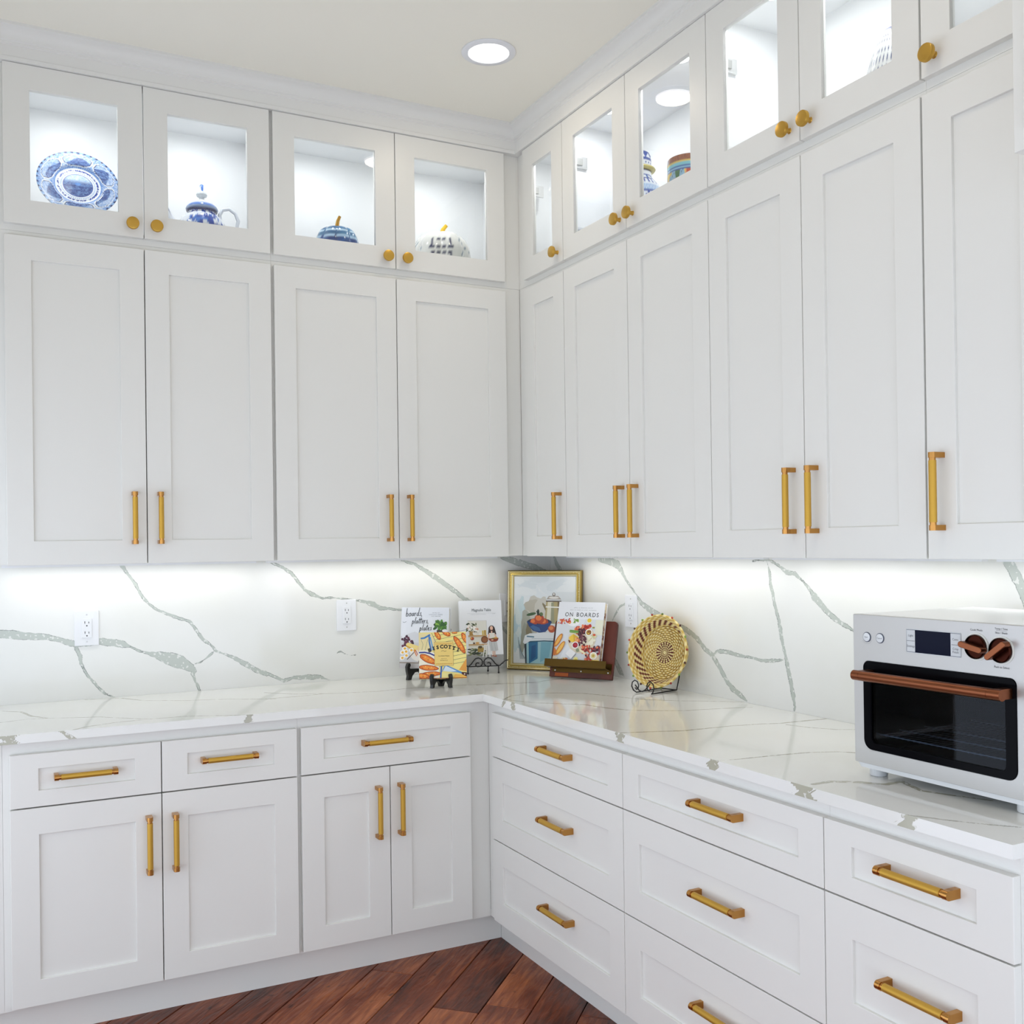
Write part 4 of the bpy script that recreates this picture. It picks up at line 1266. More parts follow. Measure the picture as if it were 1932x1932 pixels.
# ---- black wooden easels
def easel_profile(sc):
    """side view in (y, z): front hook, front foot, back leg"""
    return [(-0.052, 0.085), (-0.046, 0.092), (-0.037, 0.089), (-0.034, 0.078), (-0.040, 0.066), (-0.036, 0.060), (-0.022, 0.059), (0.012, 0.056), (0.026, 0.062), (0.040, 0.115), (0.048, 0.117),
            (0.050, 0.110), (0.046, 0.070), (0.060, 0.030), (0.072, 0.0), (0.050, 0.0), (0.040, 0.022), (0.018, 0.040), (-0.006, 0.038), (-0.024, 0.020), (-0.030, 0.0), (-0.054, 0.0), (-0.050, 0.022), (-0.056, 0.048), (-0.058, 0.070)]

def easel(label, X, Y, yaw_, sc, wid, th):
    t = thing('wooden_easel', label, 'easel', (X, Y, 0.9148), R(yaw_), 'small black wooden easels')
    pf = [(a * sc, b * sc) for a, b in easel_profile(sc)]
    for s_ in (-1, 1):
        MB().prism(pf, -th / 2, th / 2, 'yz').build('side_leg', BLACKW, t, (s_ * wid / 2, 0, 0), (0, 0, R(s_ * 32)), bevel=0.0012)
    MB().box(-wid / 2, wid / 2, 0.026 * sc, 0.034 * sc, 0.046 * sc, 0.060 * sc).build('hinge_bar', BLACKW, t)
    return t

# ---- black wire easel (scrolled)
def scroll(cx, cy, r0, r1, a0, a1, n=18):
    return [(cx + (r0 + (r1 - r0) * i / n) * math.cos(R(a0 + (a1 - a0) * i / n)), cy + (r0 + (r1 - r0) * i / n) * math.sin(R(a0 + (a1 - a0) * i / n))) for i in range(n + 1)]

easel('larger black wooden easel under the brush-lettered cookbook', -0.678, -0.176, -45, 0.74, 0.088, 0.016)
easel('small black wooden easel under the yellow biscotti cookbook', -0.7115, -0.412, -22.6, 0.57, 0.042, 0.013)

t = thing('wire_easel', 'black scrolled wire easel under the cookbook picturing a woman', 'easel', (-0.4047, -0.135, 0.9148), R(-17.2))
rr = 0.0024
yf = -0.016
for s_ in (-1, 1):
    sc_ = scroll(s_ * 0.026, 0.052, 0.0245, 0.0245, 90 - s_ * 30, 90 + s_ * 60, 6)
    pts = [(s_ * 0.012, 0.038), (s_ * 0.018, 0.040), (s_ * 0.020, 0.046)]
    cir = scroll(s_ * 0.022, 0.050, 0.0205, 0.021, -70 if s_ > 0 else 250, 90 + (90 if s_ > 0 else -90) + 40 * s_, 20)
    # curl, over the top, down and out to the raised tip
    path = [(s_ * 0.030, 0.044), (s_ * 0.031, 0.036), (s_ * 0.024, 0.031), (s_ * 0.012, 0.032), (s_ * 0.004, 0.040), (s_ * 0.003, 0.052), (s_ * 0.009, 0.062), (s_ * 0.020, 0.067), (s_ * 0.032, 0.064), (s_ * 0.042, 0.053), (s_ * 0.050, 0.042), (s_ * 0.060, 0.034), (s_ * 0.070, 0.034), (s_ * 0.082, 0.044), (s_ * 0.092, 0.053), (s_ * 0.104, 0.055)]
    MB().tube([(a, yf, b) for a, b in path], rr, 8).tube([(s_ * 0.030, yf, 0.044), (s_ * 0.024, yf, 0.047), (s_ * 0.017, yf, 0.045)], rr, 8).build('scroll', IRON, t, smooth=50)
    MB().tube([(s_ * 0.064, yf, 0.034), (s_ * 0.064, yf, 0.004)], rr, 8).sphere((s_ * 0.064, yf, 0.0045), 0.0042).tube([(s_ * 0.064, yf, 0.033), (s_ * 0.064, 0.050, 0.033), (s_ * 0.064, 0.070, 0.14)], rr, 8).build('leg', IRON, t, smooth=50)
MB().tube([(-0.064, yf, 0.0325), (0.064, yf, 0.0325)], rr, 8).build('cross_bar', IRON, t, smooth=50)
MB().tube([(0.030, 0.050, 0.033), (0.030, 0.052, 0.004)], rr, 8).sphere((0.030, 0.052, 0.0045), 0.0042).tube([(-0.064, 0.050, 0.033), (0.064, 0.050, 0.033)], rr, 8).build('rear_leg', IRON, t, smooth=50)

# ---- gold framed still life
GOLD = noise_bump(pmat('gilt_frame', rgb(176, 150, 74), 0.34, 0.85), 200, 0.2, 0.0006)
GOLDP = pmat('pale_gilt', rgb(232, 222, 180), 0.3, 0.7)
t = leaned('framed_painting', 'gold framed still life painting leaning in the counter corner', 'picture', -0.144, -0.182, 0.9162, -50, 3.8)
fw, fh = 0.332, 0.421
prof = [(0.0, 0.018), (0.0, -0.004), (0.004, -0.008), (0.0065, -0.0065), (0.0068, -0.003), (0.014, -0.003), (0.0145, -0.006), (0.0185, -0.0065), (0.024, 0.001), (0.0255, 0.003), (0.0255, 0.010), (0.006, 0.018)]
mb = MB()
cor = lambda d: [(-fw / 2 + d, d), (fw / 2 - d, d), (fw / 2 - d, fh - d), (-fw / 2 + d, fh - d)]
np_ = len(prof)
vv = []
for d, y in prof:
    vv += [(p[0], y, p[1]) for p in cor(d)]
fs, ms = [], []
for i in range(np_):
    j = (i + 1) % np_
    for k in range(4):
        k2 = (k + 1) % 4
        mb.add([vv[i * 4 + k], vv[i * 4 + k2], vv[j * 4 + k2], vv[j * 4 + k]], [(0, 1, 2, 3)], 1 if i in (2, 7) else 0)
mb.build('frame', [GOLD, GOLDP], t)
mb = MB()
d = 0.0105
for (a, b) in zip(cor(d), cor(d)[1:] + cor(d)[:1]):
    L_ = math.dist(a, b)
    n = int(L_ / 0.0068)
    for i in range(n):
        q_ = (i + 0.5) / n
        mb.sphere((a[0] + (b[0] - a[0]) * q_, -0.0035, a[1] + (b[1] - a[1]) * q_), 0.0027, 6, 4)
tag(mb.build('beading', GOLDP, t, smooth=60), kind='stuff')
MB().box(-fw / 2 + 0.02, fw / 2 - 0.02, 0.006, 0.016, 0.02, fh - 0.02).build('backing', ink((120, 96, 70)), t)
cw, ch = fw - 0.05, fh - 0.05
A = Art(cw, ch)
A.rect(0, 0, 1, 1, (222, 226, 226))
rnd = random.Random(21)
for i in range(26):
    A.ell(rnd.uniform(0.05, 0.95), rnd.uniform(0.75, 0.97), 0.16, 0.06, rnd.choice([(220, 225, 226), (226, 229, 228), (214, 220, 221)]), rot=rnd.uniform(-30, 30), wob=0.1)
for i in range(18):
    A.ell(rnd.uniform(0.02, 0.16), rnd.uniform(0.2, 0.68), 0.045, 0.15, rnd.choice([(196, 212, 214), (178, 200, 206), (206, 216, 214)]), rot=rnd.uniform(-15, 15), wob=0.12)
for x, y, a, b, c_ in ((0.3, 0.5, 0.13, 0.24, (188, 184, 172)), (0.36, 0.64, 0.15, 0.17, (196, 192, 180)), (0.22, 0.42, 0.1, 0.24, (166, 166, 152)), (0.18, 0.3, 0.06, 0.22, (150, 152, 138)), (0.3, 0.66, 0.12, 0.1, (182, 176, 160)), (0.45, 0.62, 0.1, 0.2, (200, 196, 184)), (0.26, 0.34, 0.05, 0.18, (128, 118, 92))):
    A.ell(x, y, a, b, c_, rot=rnd.uniform(-10, 10), wob=0.12)
A.rect(0.62, 0.5, 1, 0.82, (216, 220, 220))
# coffee pot
A.poly([(0.5, 0.46), (0.53, 0.72), (0.76, 0.72), (0.86, 0.46)], (176, 160, 110)).poly([(0.53, 0.46), (0.555, 0.72), (0.63, 0.72), (0.62, 0.46)], (220, 214, 190)).poly([(0.72, 0.46), (0.71, 0.72), (0.76, 0.72), (0.83, 0.46)], (112, 92, 52))
A.poly([(0.6, 0.46), (0.61, 0.7), (0.65, 0.7), (0.66, 0.46)], (150, 150, 120)).poly([(0.53, 0.66), (0.47, 0.7), (0.465, 0.68), (0.52, 0.6)], (130, 118, 84)).line([(0.52, 0.65), (0.78, 0.645)], 0.018, (238, 236, 226)).line([(0.525, 0.715), (0.77, 0.715)], 0.02, (96, 84, 70))
A.poly([(0.53, 0.735), (0.57, 0.775), (0.72, 0.775), (0.77, 0.735)], (168, 158, 146)).ell(0.65, 0.755, 0.08, 0.018, (222, 218, 210)).ell(0.65, 0.79, 0.025, 0.03, (120, 110, 100)).ell(0.65, 0.795, 0.012, 0.018, (222, 218, 210))
# table, cloth
A.poly([(0.22, 0.0), (0.2, 0.26), (0.72, 0.27), (1, 0.25), (1, 0.0)], (150, 192, 200)).poly([(0.26, 0.0), (0.25, 0.25), (0.4, 0.25), (0.4, 0.06), (0.33, 0.03)], (34, 104, 146)).poly([(0.44, 0.02), (0.45, 0.25), (0.62, 0.25), (0.58, 0.08)], (118, 172, 188)).poly([(0.2, 0.0), (0.18, 0.24), (0.215, 0.24), (0.225, 0.0)], (38, 52, 62))
A.poly([(0.29, 0.03), (0.3, 0.2), (0.37, 0.22), (0.37, 0.08)], (20, 82, 130)).line([(0.2, 0.245), (0.5, 0.262), (0.9, 0.255)], 0.016, (34, 78, 100))
A.poly([(0.16, 0.24), (0.19, 0.32), (0.27, 0.345), (0.72, 0.36), (1, 0.35), (1, 0.27), (0.6, 0.275), (0.28, 0.26), (0.19, 0.22)], (228, 232, 234)).line([(0.22, 0.31), (0.34, 0.305)], 0.02, (90, 130, 150)).line([(0.3, 0.285), (0.7, 0.29)], 0.006, (150, 166, 176))
# bowl and fruit
A.ell(0.42, 0.475, 0.2, 0.06, (30, 46, 74))
for x, y, r_ in ((0.33, 0.475, 0.06), (0.5, 0.475, 0.065), (0.42, 0.51, 0.08)):
    A.ell(x, y, r_, r_ * 0.9, (176, 66, 28)).ell(x - 0.012, y + 0.012, r_ * 0.6, r_ * 0.5, (226, 120, 56))
A.poly([(0.22, 0.485), (0.25, 0.43), (0.32, 0.375), (0.42, 0.355), (0.52, 0.365), (0.58, 0.41), (0.62, 0.485), (0.5, 0.45), (0.34, 0.45)], (30, 62, 120)).poly([(0.27, 0.42), (0.34, 0.38), (0.45, 0.37), (0.42, 0.41), (0.32, 0.44)], (60, 100, 150))
A.ell(0.62, 0.4, 0.06, 0.055, (186, 82, 40)).ell(0.61, 0.41, 0.035, 0.03, (230, 140, 80))
A.ell(0.29, 0.565, 0.08, 0.022, (56, 84, 46), rot=12).ell(0.4, 0.585, 0.02, 0.05, (30, 50, 30)).ell(0.45, 0.565, 0.03, 0.03, (90, 110, 60)).line([(0.37, 0.6), (0.45, 0.54)], 0.012, (24, 34, 24))
for i in range(5):
    A.line([(0.08 + i * 0.012, 0.3 - i * 0.04), (0.12 + i * 0.02, 0.05)], 0.008, (120, 138, 144))
A.build('canvas', t, (-cw / 2, 0.0058, 0.025))

# ---- woven basket and its wire stand
t = thing('woven_basket', 'round coiled straw basket with dark red stitching, leaning on the splashback', 'basket', (-0.080, -0.935, 0.9205), 0)
by, bl = R(-90 + 16), R(11)
t.rotation_euler = (-bl, 0, by)
RB, DPT = 0.132, 0.048
mb = MB()
cols = []
NA = 108
rings = []
nb = 13
for i in range(nb):
    rings.append((0.003 + (0.098 - 0.003) * i / (nb - 1), 0.0, 0))
nw = 8
for i in range(nw):
    k = (i + 1) / nw
    rings.append((0.098 + (RB - 0.004 - 0.098) * k ** 1.3, DPT * k ** 0.9, 1))
STRAW, STRAWD, PALE, MAROON = (206, 172, 84), (166, 124, 44), (240, 222, 160), (104, 32, 22)
for ri, (r_, dp, zone) in enumerate(rings):
    nt_ = 6
    base = len(mb.v)
    for k in range(NA):
        a = 2 * PI * k / NA
        for j in range(nt_):
            b = 2 * PI * j / nt_
            q_ = r_ + 0.0042 * math.cos(b)
            mb.v.append((q_ * math.cos(a), -dp - 0.0042 * math.sin(b), q_ * math.sin(a) + RB))
            ph = (k + ri * 2) % 4
            if zone == 0:
                if ri < 5:
                    c_ = MAROON if (k * 20 // NA + 0) % 2 == 0 and ri > 0 else PALE
                    if ri >= 1:
                        c_ = MAROON if int(k * 36 / NA) % 2 == 0 else PALE
                else:
                    c_ = PALE if ph < 2 else (STRAW if (k + ri) % 3 else STRAWD)
            else:
                wi = ri - nb
                if 1 <= wi <= 4:
                    c_ = MAROON if (k + wi) % 4 < 2 else PALE
                else:
                    c_ = PALE if ph < 2 else STRAW
            cols.append(c_)
    for k in range(NA):
        k2 = (k + 1) % NA
        for j in range(nt_):
            j2 = (j + 1) % nt_
            mb.f.append((base + k * nt_ + j, base + k2 * nt_ + j, base + k2 * nt_ + j2, base + k * nt_ + j2))
            mb.m.append(0)
ob = mb.build('coils', attr_mat('stitched_straw', 0.65), t, smooth=60)
tint_mesh(ob, lambda co, i: cols[i])
BEADC = [(150, 40, 26), (126, 158, 56), (70, 24, 18), (190, 62, 34), (96, 120, 40)]
for k in range(18):
    a = 2 * PI * (k + 0.3) / 18
    MB().sphere(((RB + 0.0015) * math.cos(a), -DPT - 0.003, (RB + 0.0015) * math.sin(a) + RB), 0.0042, 8, 5).build('bead', pmat('bead_%d' % (k % 5), rgb(*BEADC[k % 5]), 0.3), t, smooth=60)

t = thing('wire_plate_stand', 'black wire plate stand with curled feet holding the basket', 'stand', (-0.080, -0.935, 0.9146), R(-90 + 16))
rr = 0.0022
for s_ in (-1, 1):
    fx = s_ * 0.034
    p1 = [(fx + s_ * 0.0, -0.104, 0.020), (fx - s_ * 0.006, -0.104, 0.014), (fx - s_ * 0.013, -0.104, 0.018), (fx - s_ * 0.016, -0.104, 0.030), (fx - s_ * 0.010, -0.104, 0.042), (fx + s_ * 0.002, -0.104, 0.046), (fx + s_ * 0.013, -0.104, 0.038), (fx + s_ * 0.016, -0.104, 0.024), (fx + s_ * 0.010, -0.102, 0.010), (fx, -0.098, 0.0030), (fx, -0.06, 0.0026), (fx, 0.045, 0.0026), (fx, 0.062, 0.05), (fx, 0.066, 0.11)]
    MB().tube(p1, rr, 8).build('curled_leg', IRON, t, smooth=50)
MB().tube([(-0.034, -0.104, 0.030), (-0.015, -0.106, 0.012), (0.0, -0.106, 0.009), (0.015, -0.106, 0.018), (0.034, -0.104, 0.040)], rr, 8).build('front_wire', IRON, t, smooth=50)
MB().tube([(-0.034, 0.040, 0.0028), (0.034, 0.040, 0.0028)], rr, 8).build('cross_wire', IRON, t, smooth=50)

# ================================================================== COUNTERTOP OVEN
OVENW = noise_bump(pmat('white_oven_enamel', rgb(226, 229, 231), 0.28), 250, 0.05, 0.0003)
OVENS = noise_bump(pmat('silver_oven_face', rgb(196, 195, 192), 0.38, 0.55), 60, 0.1, 0.0002, 2.0, (1, 1, 40))
COPPER = noise_bump(pmat('brushed_copper', rgb(136, 82, 56), 0.32, 1.0), 80, 0.15, 0.0003, 2.0, (1, 30, 30))
COPPERD = pmat('dark_copper', rgb(52, 24, 17), 0.3, 1.0)
BLACKG = pmat('black_glass', (0.003, 0.003, 0.004, 1), 0.12, **{'Specular IOR Level': 0.04})
SMOKE = pmat('smoked_oven_glass', (0.24, 0.29, 0.37, 1), 0.01, 0.0, **{'Transmission Weight': 1.0, 'IOR': 1.22})
CAVITY = pmat('dark_oven_cavity', (0.012, 0.013, 0.016, 1), 0.35)
SCREEN = pmat('dark_display', (0.004, 0.006, 0.02, 1), 0.1, **{'Specular IOR Level': 0.06})

def rrect(x0, x1, z0, z1, r, n=6):
    """r: radius or (bl, br, tr, tl)"""
    rs = r if isinstance(r, tuple) else (r,) * 4
    pts = []
    for (cx, cz, a0, q_) in ((x0, z0, 180, rs[0]), (x1, z0, 270, rs[1]), (x1, z1, 0, rs[2]), (x0, z1, 90, rs[3])):
        ox = cx + q_ * (1 if cx == x0 else -1)
        oz = cz + q_ * (1 if cz == z0 else -1)
        for i in range(n + 1):
            a = R(a0 + 90 * i / n)
            pts.append((ox + q_ * math.cos(a), oz + q_ * math.sin(a)))
    return pts

def ring_prism(mb, outer, inner, y0, y1, mi=0):
    n = len(outer)
    v = [(p[0], y0, p[1]) for p in outer] + [(p[0], y0, p[1]) for p in inner] + [(p[0], y1, p[1]) for p in outer] + [(p[0], y1, p[1]) for p in inner]
    fs = []
    for i in range(n):
        j = (i + 1) % n
        fs += [(i, j, n + j, n + i), (2 * n + j, 2 * n + i, 3 * n + i, 3 * n + j), (j, i, 2 * n + i, 2 * n + j), (n + i, n + j, 3 * n + j, 3 * n + i)]
    mb.add(v, fs, mi)

OW, OH = 0.442, 0.3635
ov = thing('countertop_oven', 'white and silver countertop oven with copper handle and dials', 'oven', (-0.475, -2.2305, 0.9146), R(-90))
# body: shell with a cavity open to the front
mb = MB()
mb.box(0.002, OW - 0.002, 0.0125, 0.40, 0.334, OH)
mb.box(0.002, OW - 0.002, 0.0125, 0.40, 0.030, 0.052)
mb.box(0.002, 0.034, 0.0125, 0.40, 0.052, 0.334)
mb.box(OW - 0.034, OW - 0.002, 0.0125, 0.40, 0.052, 0.334)
mb.box(0.034, OW - 0.034, 0.36, 0.40, 0.052, 0.334)
mb.build('body', OVENW, ov)
MB().box(0.034, OW - 0.034, 0.354, 0.3598, 0.052, 0.25).box(0.034, OW - 0.034, 0.02, 0.354, 0.0522, 0.056).box(0.0342, 0.038, 0.02, 0.354, 0.056, 0.25).box(OW - 0.038, OW - 0.0342, 0.02, 0.354, 0.056, 0.25).box(0.034, OW - 0.034, 0.02, 0.3598, 0.25, 0.256).build('cavity_lining', CAVITY, ov)
# silver face with the door opening
mb = MB()
n6 = 6
outer = rrect(0.0, OW, 0.029, OH, 0.003, n6)
inner = rrect(0.029, OW - 0.031, 0.0625, 0.2600, (0.022, 0.022, 0.014, 0.014), n6)
ring_prism(mb, outer, inner, 0.0, 0.012)
mb.build('front_panel', OVENS, ov, bevel=0.0012)
MB().prism([(0.006, 0.029), (OW - 0.006, 0.029), (OW - 0.016, 0.019), (0.016, 0.019)], 0.003, 0.38).build('bottom_skirt', OVENW, ov)
# door
dr = MB()
do = rrect(0.0295, OW - 0.0315, 0.063, 0.2595, (0.022, 0.022, 0.014, 0.014), n6)
di = rrect(0.050, OW - 0.055, 0.078, 0.236, 0.012, n6)
ring_prism(dr, do, di, -0.002, 0.014)
door_o = dr.build('door', BLACKG, ov)
MB().prism(di, 0.002, 0.005).build('window', SMOKE, door_o)
hz_, hy_ = 0.2315, -0.040
hd = MB()
hd.cyl((0.060, hy_, hz_), (0.381, hy_, hz_), 0.0112, 24, 0)
hd.cyl((0.0385, hy_, hz_), (0.0595, hy_, hz_), 0.0112, 24, 0)
hd.cyl((0.3815, hy_, hz_), (0.410, hy_, hz_), 0.0112, 24, 0)
hd.cyl((0.050, hy_, hz_), (0.390, hy_, hz_), 0.0104, 16, 0)
for x in (0.052, 0.394):
    hd.box(x - 0.009, x + 0.009, hy_ + 0.004, -0.0018, hz_ - 0.010, hz_ + 0.010, 0)
hd.build('handle', [COPPER], door_o, smooth=35)
# rack inside
rk = MB()
for k in range(22):
    rk.tube([(0.055 + k * 0.0152, 0.022, 0.094), (0.055 + k * 0.0152, 0.34, 0.094)], 0.0011, 6)
for y in (0.022, 0.10, 0.18, 0.34):
    rk.tube([(0.040, y, 0.096), (OW - 0.040, y, 0.096)], 0.0018, 8)
rk.build('rack', NICKEL, ov, smooth=50)
# dials
def dial(x, z, ang, name='dial'):
    d = MB().lathe([(0.0245, 0), (0.0245, 0.006), (0.0225, 0.0085), (0.0222, 0.004), (0, 0.004)], 32).build(name, COPPERD, ov, (x, -0.0002, z), (R(90), 0, 0), smooth=35)
    g = MB()
    L_ = 0.0275
    poly = rrect(-L_, L_, -0.0062, 0.0062, 0.006, 5)
    g.prism(poly, 0.004, 0.022, 'xy')
    g.build('grip', COPPER, d, (0, 0, 0), (0, 0, R(ang)), bevel=0.0012)
    MB().lathe([(0.028, -0.0), (0.028, 0.0012), (0.0246, 0.0012)], 32).build('dial_ring', ink((226, 226, 218)), d, smooth=35)
dial(0.3235, 0.3150, -12)
dial(0.3795, 0.3125, 38)
# buttons
for x, tx in ((0.0405, 'Start'), (0.0780, 'Cancel')):
    b_ = MB().lathe([(0.0112, 0), (0.0112, 0.0012), (0.0100, 0.0014)], 28, 1).lathe([(0.0097, 0.0001), (0.0097, 0.0022), (0.0088, 0.0028), (0, 0.0028)], 28, 0).build('button', [ink((222, 226, 228)), COPPERD if False else ink((70, 78, 96))], ov, (x, -0.0002, 0.3135), (R(90), 0, 0), smooth=35)
    a_ = Art(0.02, 0.02)
    a_.text(tx, 0.5, 0.42, 0.19, (50, 56, 64))
    a_.build('button_print', b_, (0, 0, 0)).rotation_euler = (R(-90), 0, 0)
    b_.children[-1].location = (-0.01, -0.01, 0.0029)
# display
ds = MB().prism(rrect(0.150, 0.288, 0.2890, 0.3400, 0.004, 4), -0.0012, -0.0001).build('display', ink((206, 210, 212)), ov)
a_ = Art(0.138, 0.051)
for tx, x, y in (('Light', 0.09, 0.68), ('Settings', 0.09, 0.24), ('Conv.', 0.905, 0.68), ('Crisp', 0.905, 0.3), ('Finish', 0.905, 0.17)):
    a_.text(tx, x, y, 0.034, (40, 44, 52))
a_.line([(0.015, 0.5), (0.165, 0.5)], 0.006, (60, 64, 72)).line([(0.835, 0.5), (0.985, 0.5)], 0.006, (60, 64, 72))
a_.line([(0.01, 0.04), (0.01, 0.96), (0.99, 0.96), (0.99, 0.04), (0.01, 0.04)], 0.008, (96, 100, 110))
a_.build('display_print', ds, (0.150, -0.0013, 0.2890))
MB().box(0.174, 0.263, -0.0017, -0.0013, 0.2905, 0.3385).build('screen', SCREEN, ds)
a_ = Art(OW, OH)
a_.text('Cook Mode', 0.3235 / OW, 0.3465 / OH, 0.0095, (60, 60, 60)).text('Temp / Time', 0.3795 / OW, 0.3525 / OH, 0.0088, (60, 60, 60)).text('Slice / Shade', 0.3795 / OW, 0.3445 / OH, 0.0088, (60, 60, 60)).text('Push to Select', 0.3795 / OW, 0.2775 / OH, 0.0095, (60, 60, 60))
a_.line([(0.3685 / OW, 0.3505 / OH), (0.3915 / OW, 0.3505 / OH)], 0.001, (90, 90, 90))
for k in range(9):
    an = R(215 + k * 13.75)
    x, z = 0.0405 + 0.0150 * math.cos(an), 0.3135 + 0.0150 * math.sin(an)
    a_.line([(x / OW, z / OH), ((x + 0.0013 * -math.sin(an)) / OW, (z + 0.0013 * math.cos(an)) / OH)], 0.0016, (90, 92, 96))
a_.build('face_print', ov, (0, -0.0003, 0))
for x in (0.036, OW - 0.036):
    for y in (0.035, 0.36):
        MB().lathe([(0.0185, 0.0), (0.0195, 0.002), (0.0195, 0.020), (0.021, 0.021)], 24, 0).build('foot', [OVENW], ov, (x, y, 0.0), smooth=35)

# ================================================================== THINGS IN THE GLASS CABINETS
CER = attr_mat('glazed_ceramic', 0.12, coat=0.3)
ZS = 2.498 + 0.0004       # top of the display cabinets' floor board
BLUE, MID, PALEB, WHT, NAVY = (24, 64, 160), (60, 112, 196), (138, 176, 222), (236, 240, 246), (16, 28, 96)

def hashn(*a):
    v = math.sin(sum(x * k for x, k in zip(a, (127.1, 311.7, 74.7, 269.5)))) * 43758.5453
    return v - math.floor(v)

def vnoise(x, y):
    xi, yi = math.floor(x), math.floor(y)
    fx, fy = x - xi, y - yi
    fx, fy = fx * fx * (3 - 2 * fx), fy * fy * (3 - 2 * fy)
    return (hashn(xi, yi) * (1 - fx) + hashn(xi + 1, yi) * fx) * (1 - fy) + (hashn(xi, yi + 1) * (1 - fx) + hashn(xi + 1, yi + 1) * fx) * fy

def mixc(a, b, t):
    return tuple(p + (q_ - p) * t for p, q_ in zip(a, b))

# ---- blue and white plate
PR = 0.130
pl = thing('display_plate', 'large blue and white transferware plate leaning in the left glass cabinet', 'plate', (-1.935, -0.235, ZS + 0.070), 0)
pl.rotation_euler = (R(-22), 0, 0)
NR, NAg = 64, 240
mb = MB()
for i in range(NR + 1):
    q_ = i / NR
    r_ = PR * q_
    # well, rise to the rim
    dp = 0.0 if q_ < 0.52 else 0.009 * min(1, ((q_ - 0.52) / 0.12)) ** 1.5 if q_ < 0.64 else 0.009 + 0.006 * (q_ - 0.64) / 0.36
    for k in range(NAg):
        a = 2 * PI * k / NAg
        mb.v.append((r_ * math.sin(a), -dp, r_ * math.cos(a) + PR))
for i in range(NR):
    for k in range(NAg):
        k2 = (k + 1) % NAg
        mb.f.append((i * NAg + k, i * NAg + k2, (i + 1) * NAg + k2, (i + 1) * NAg + k))
        mb.m.append(0)
fr = len(mb.v)
# back side
for i in range(0, NR + 1, 8):
    q_ = i / NR
    dp = 0.0 if q_ < 0.52 else 0.009 * min(1, ((q_ - 0.52) / 0.12)) ** 1.5 if q_ < 0.64 else 0.009 + 0.006 * (q_ - 0.64) / 0.36
    for k in range(NAg):
        a = 2 * PI * k / NAg
        mb.v.append((PR * q_ * math.sin(a), -dp + 0.004, PR * q_ * math.cos(a) + PR))
nb_ = NR // 8
for i in range(nb_):
    for k in range(NAg):
        k2 = (k + 1) % NAg
        mb.f.append((fr + i * NAg + k2, fr + i * NAg + k, fr + (i + 1) * NAg + k, fr + (i + 1) * NAg + k2))
        mb.m.append(0)
for k in range(NAg):
    k2 = (k + 1) % NAg
    mb.f.append((NR * NAg + k, NR * NAg + k2, fr + nb_ * NAg + k2, fr + nb_ * NAg + k))
    mb.m.append(0)

def plate_col(co, i):
    x, z = co.x / PR, (co.z - PR) / PR
    q_ = math.hypot(x, z)
    a = math.degrees(math.atan2(x, z)) % 360
    if i >= fr:
        return WHT
    if q_ < 0.37:       # centre view: sky, hills, town
        n = vnoise(x * 26, z * 40) * 0.6 + vnoise(x * 60, z * 90) * 0.4
        dome = math.hypot(x * 1.0, (z - 0.05) * 1.3) < 0.07
        if q_ > 0.355:
            return BLUE
        if dome:
            return mixc(PALEB, MID, n)
        t = max(0, min(1, (0.17 - z) / 0.12))
        return mixc(mixc(WHT, PALEB, n), mixc(NAVY, PALEB, n * 1.0), t)
    if q_ < 0.55:
        if 0.455 < q_ < 0.505 and vnoise(a * 0.35, q_ * 30) > 0.42:
            return BLUE
        if 0.40 < q_ < 0.425 and int(a / 3.2) % 2:
            return PALEB
        return WHT
    if q_ < 0.585:
        return MID if int(a / 2.4) % 2 else PALEB
    if q_ > 0.955:
        return NAVY if (a % 9) < 4.2 and q_ > 0.965 else PALEB
    # six cartouches
    k = round(a / 60.0) % 6
    da = (a - k * 60 + 180) % 360 - 180
    u = da / 27.0
    v = (q_ - 0.765) / 0.155
    d = (abs(u) ** 2.6 + abs(v) ** 2.6)
    if d < 0.86:
        n = vnoise(da * 0.35 + k * 9, q_ * 34) * 0.55 + vnoise(da * 1.0 + k * 5, q_ * 80) * 0.45
        peak = 0.35 - abs(u) * 0.9 + 0.3 * math.sin(k * 2.1 + u * 3)
        if v < peak + 0.15:
            return mixc(NAVY, PALEB, n * 1.1)
        return mixc(WHT, MID, n * 0.8)
    if d < 1.0:
        return NAVY
    if d < 1.2:
        return WHT
    n = vnoise(a * 0.8, q_ * 60)
    return mixc(MID, WHT, n)

mb2 = mb.build('dish', CER, pl, smooth=60)
tint_mesh(mb2, plate_col)
# clear plate stand
st = thing('acrylic_plate_stand', 'small clear plate stand holding the blue and white plate', 'stand', (-1.935, -0.235, ZS), 0)
ACR = pmat('clear_acrylic', (0.95, 0.97, 0.98, 1), 0.08, 0.0, **{'Transmission Weight': 0.9, 'IOR': 1.3})
for s_ in (-1, 1):
    MB().prism([(-0.050, 0.0), (0.11, 0.0), (0.11, 0.005), (0.072, 0.008), (0.066, 0.15), (0.058, 0.152), (0.022, 0.074), (0.006, 0.0665), (-0.022, 0.071), (-0.026, 0.096), (-0.032, 0.096), (-0.036, 0.064), (-0.046, 0.010)], -0.004, 0.004, 'yz').build('side', ACR, st, (s_ * 0.045, 0, 0))
MB().box(-0.041, 0.041, 0.07, 0.10, 0.0, 0.004).build('tie_bar', ACR, st)

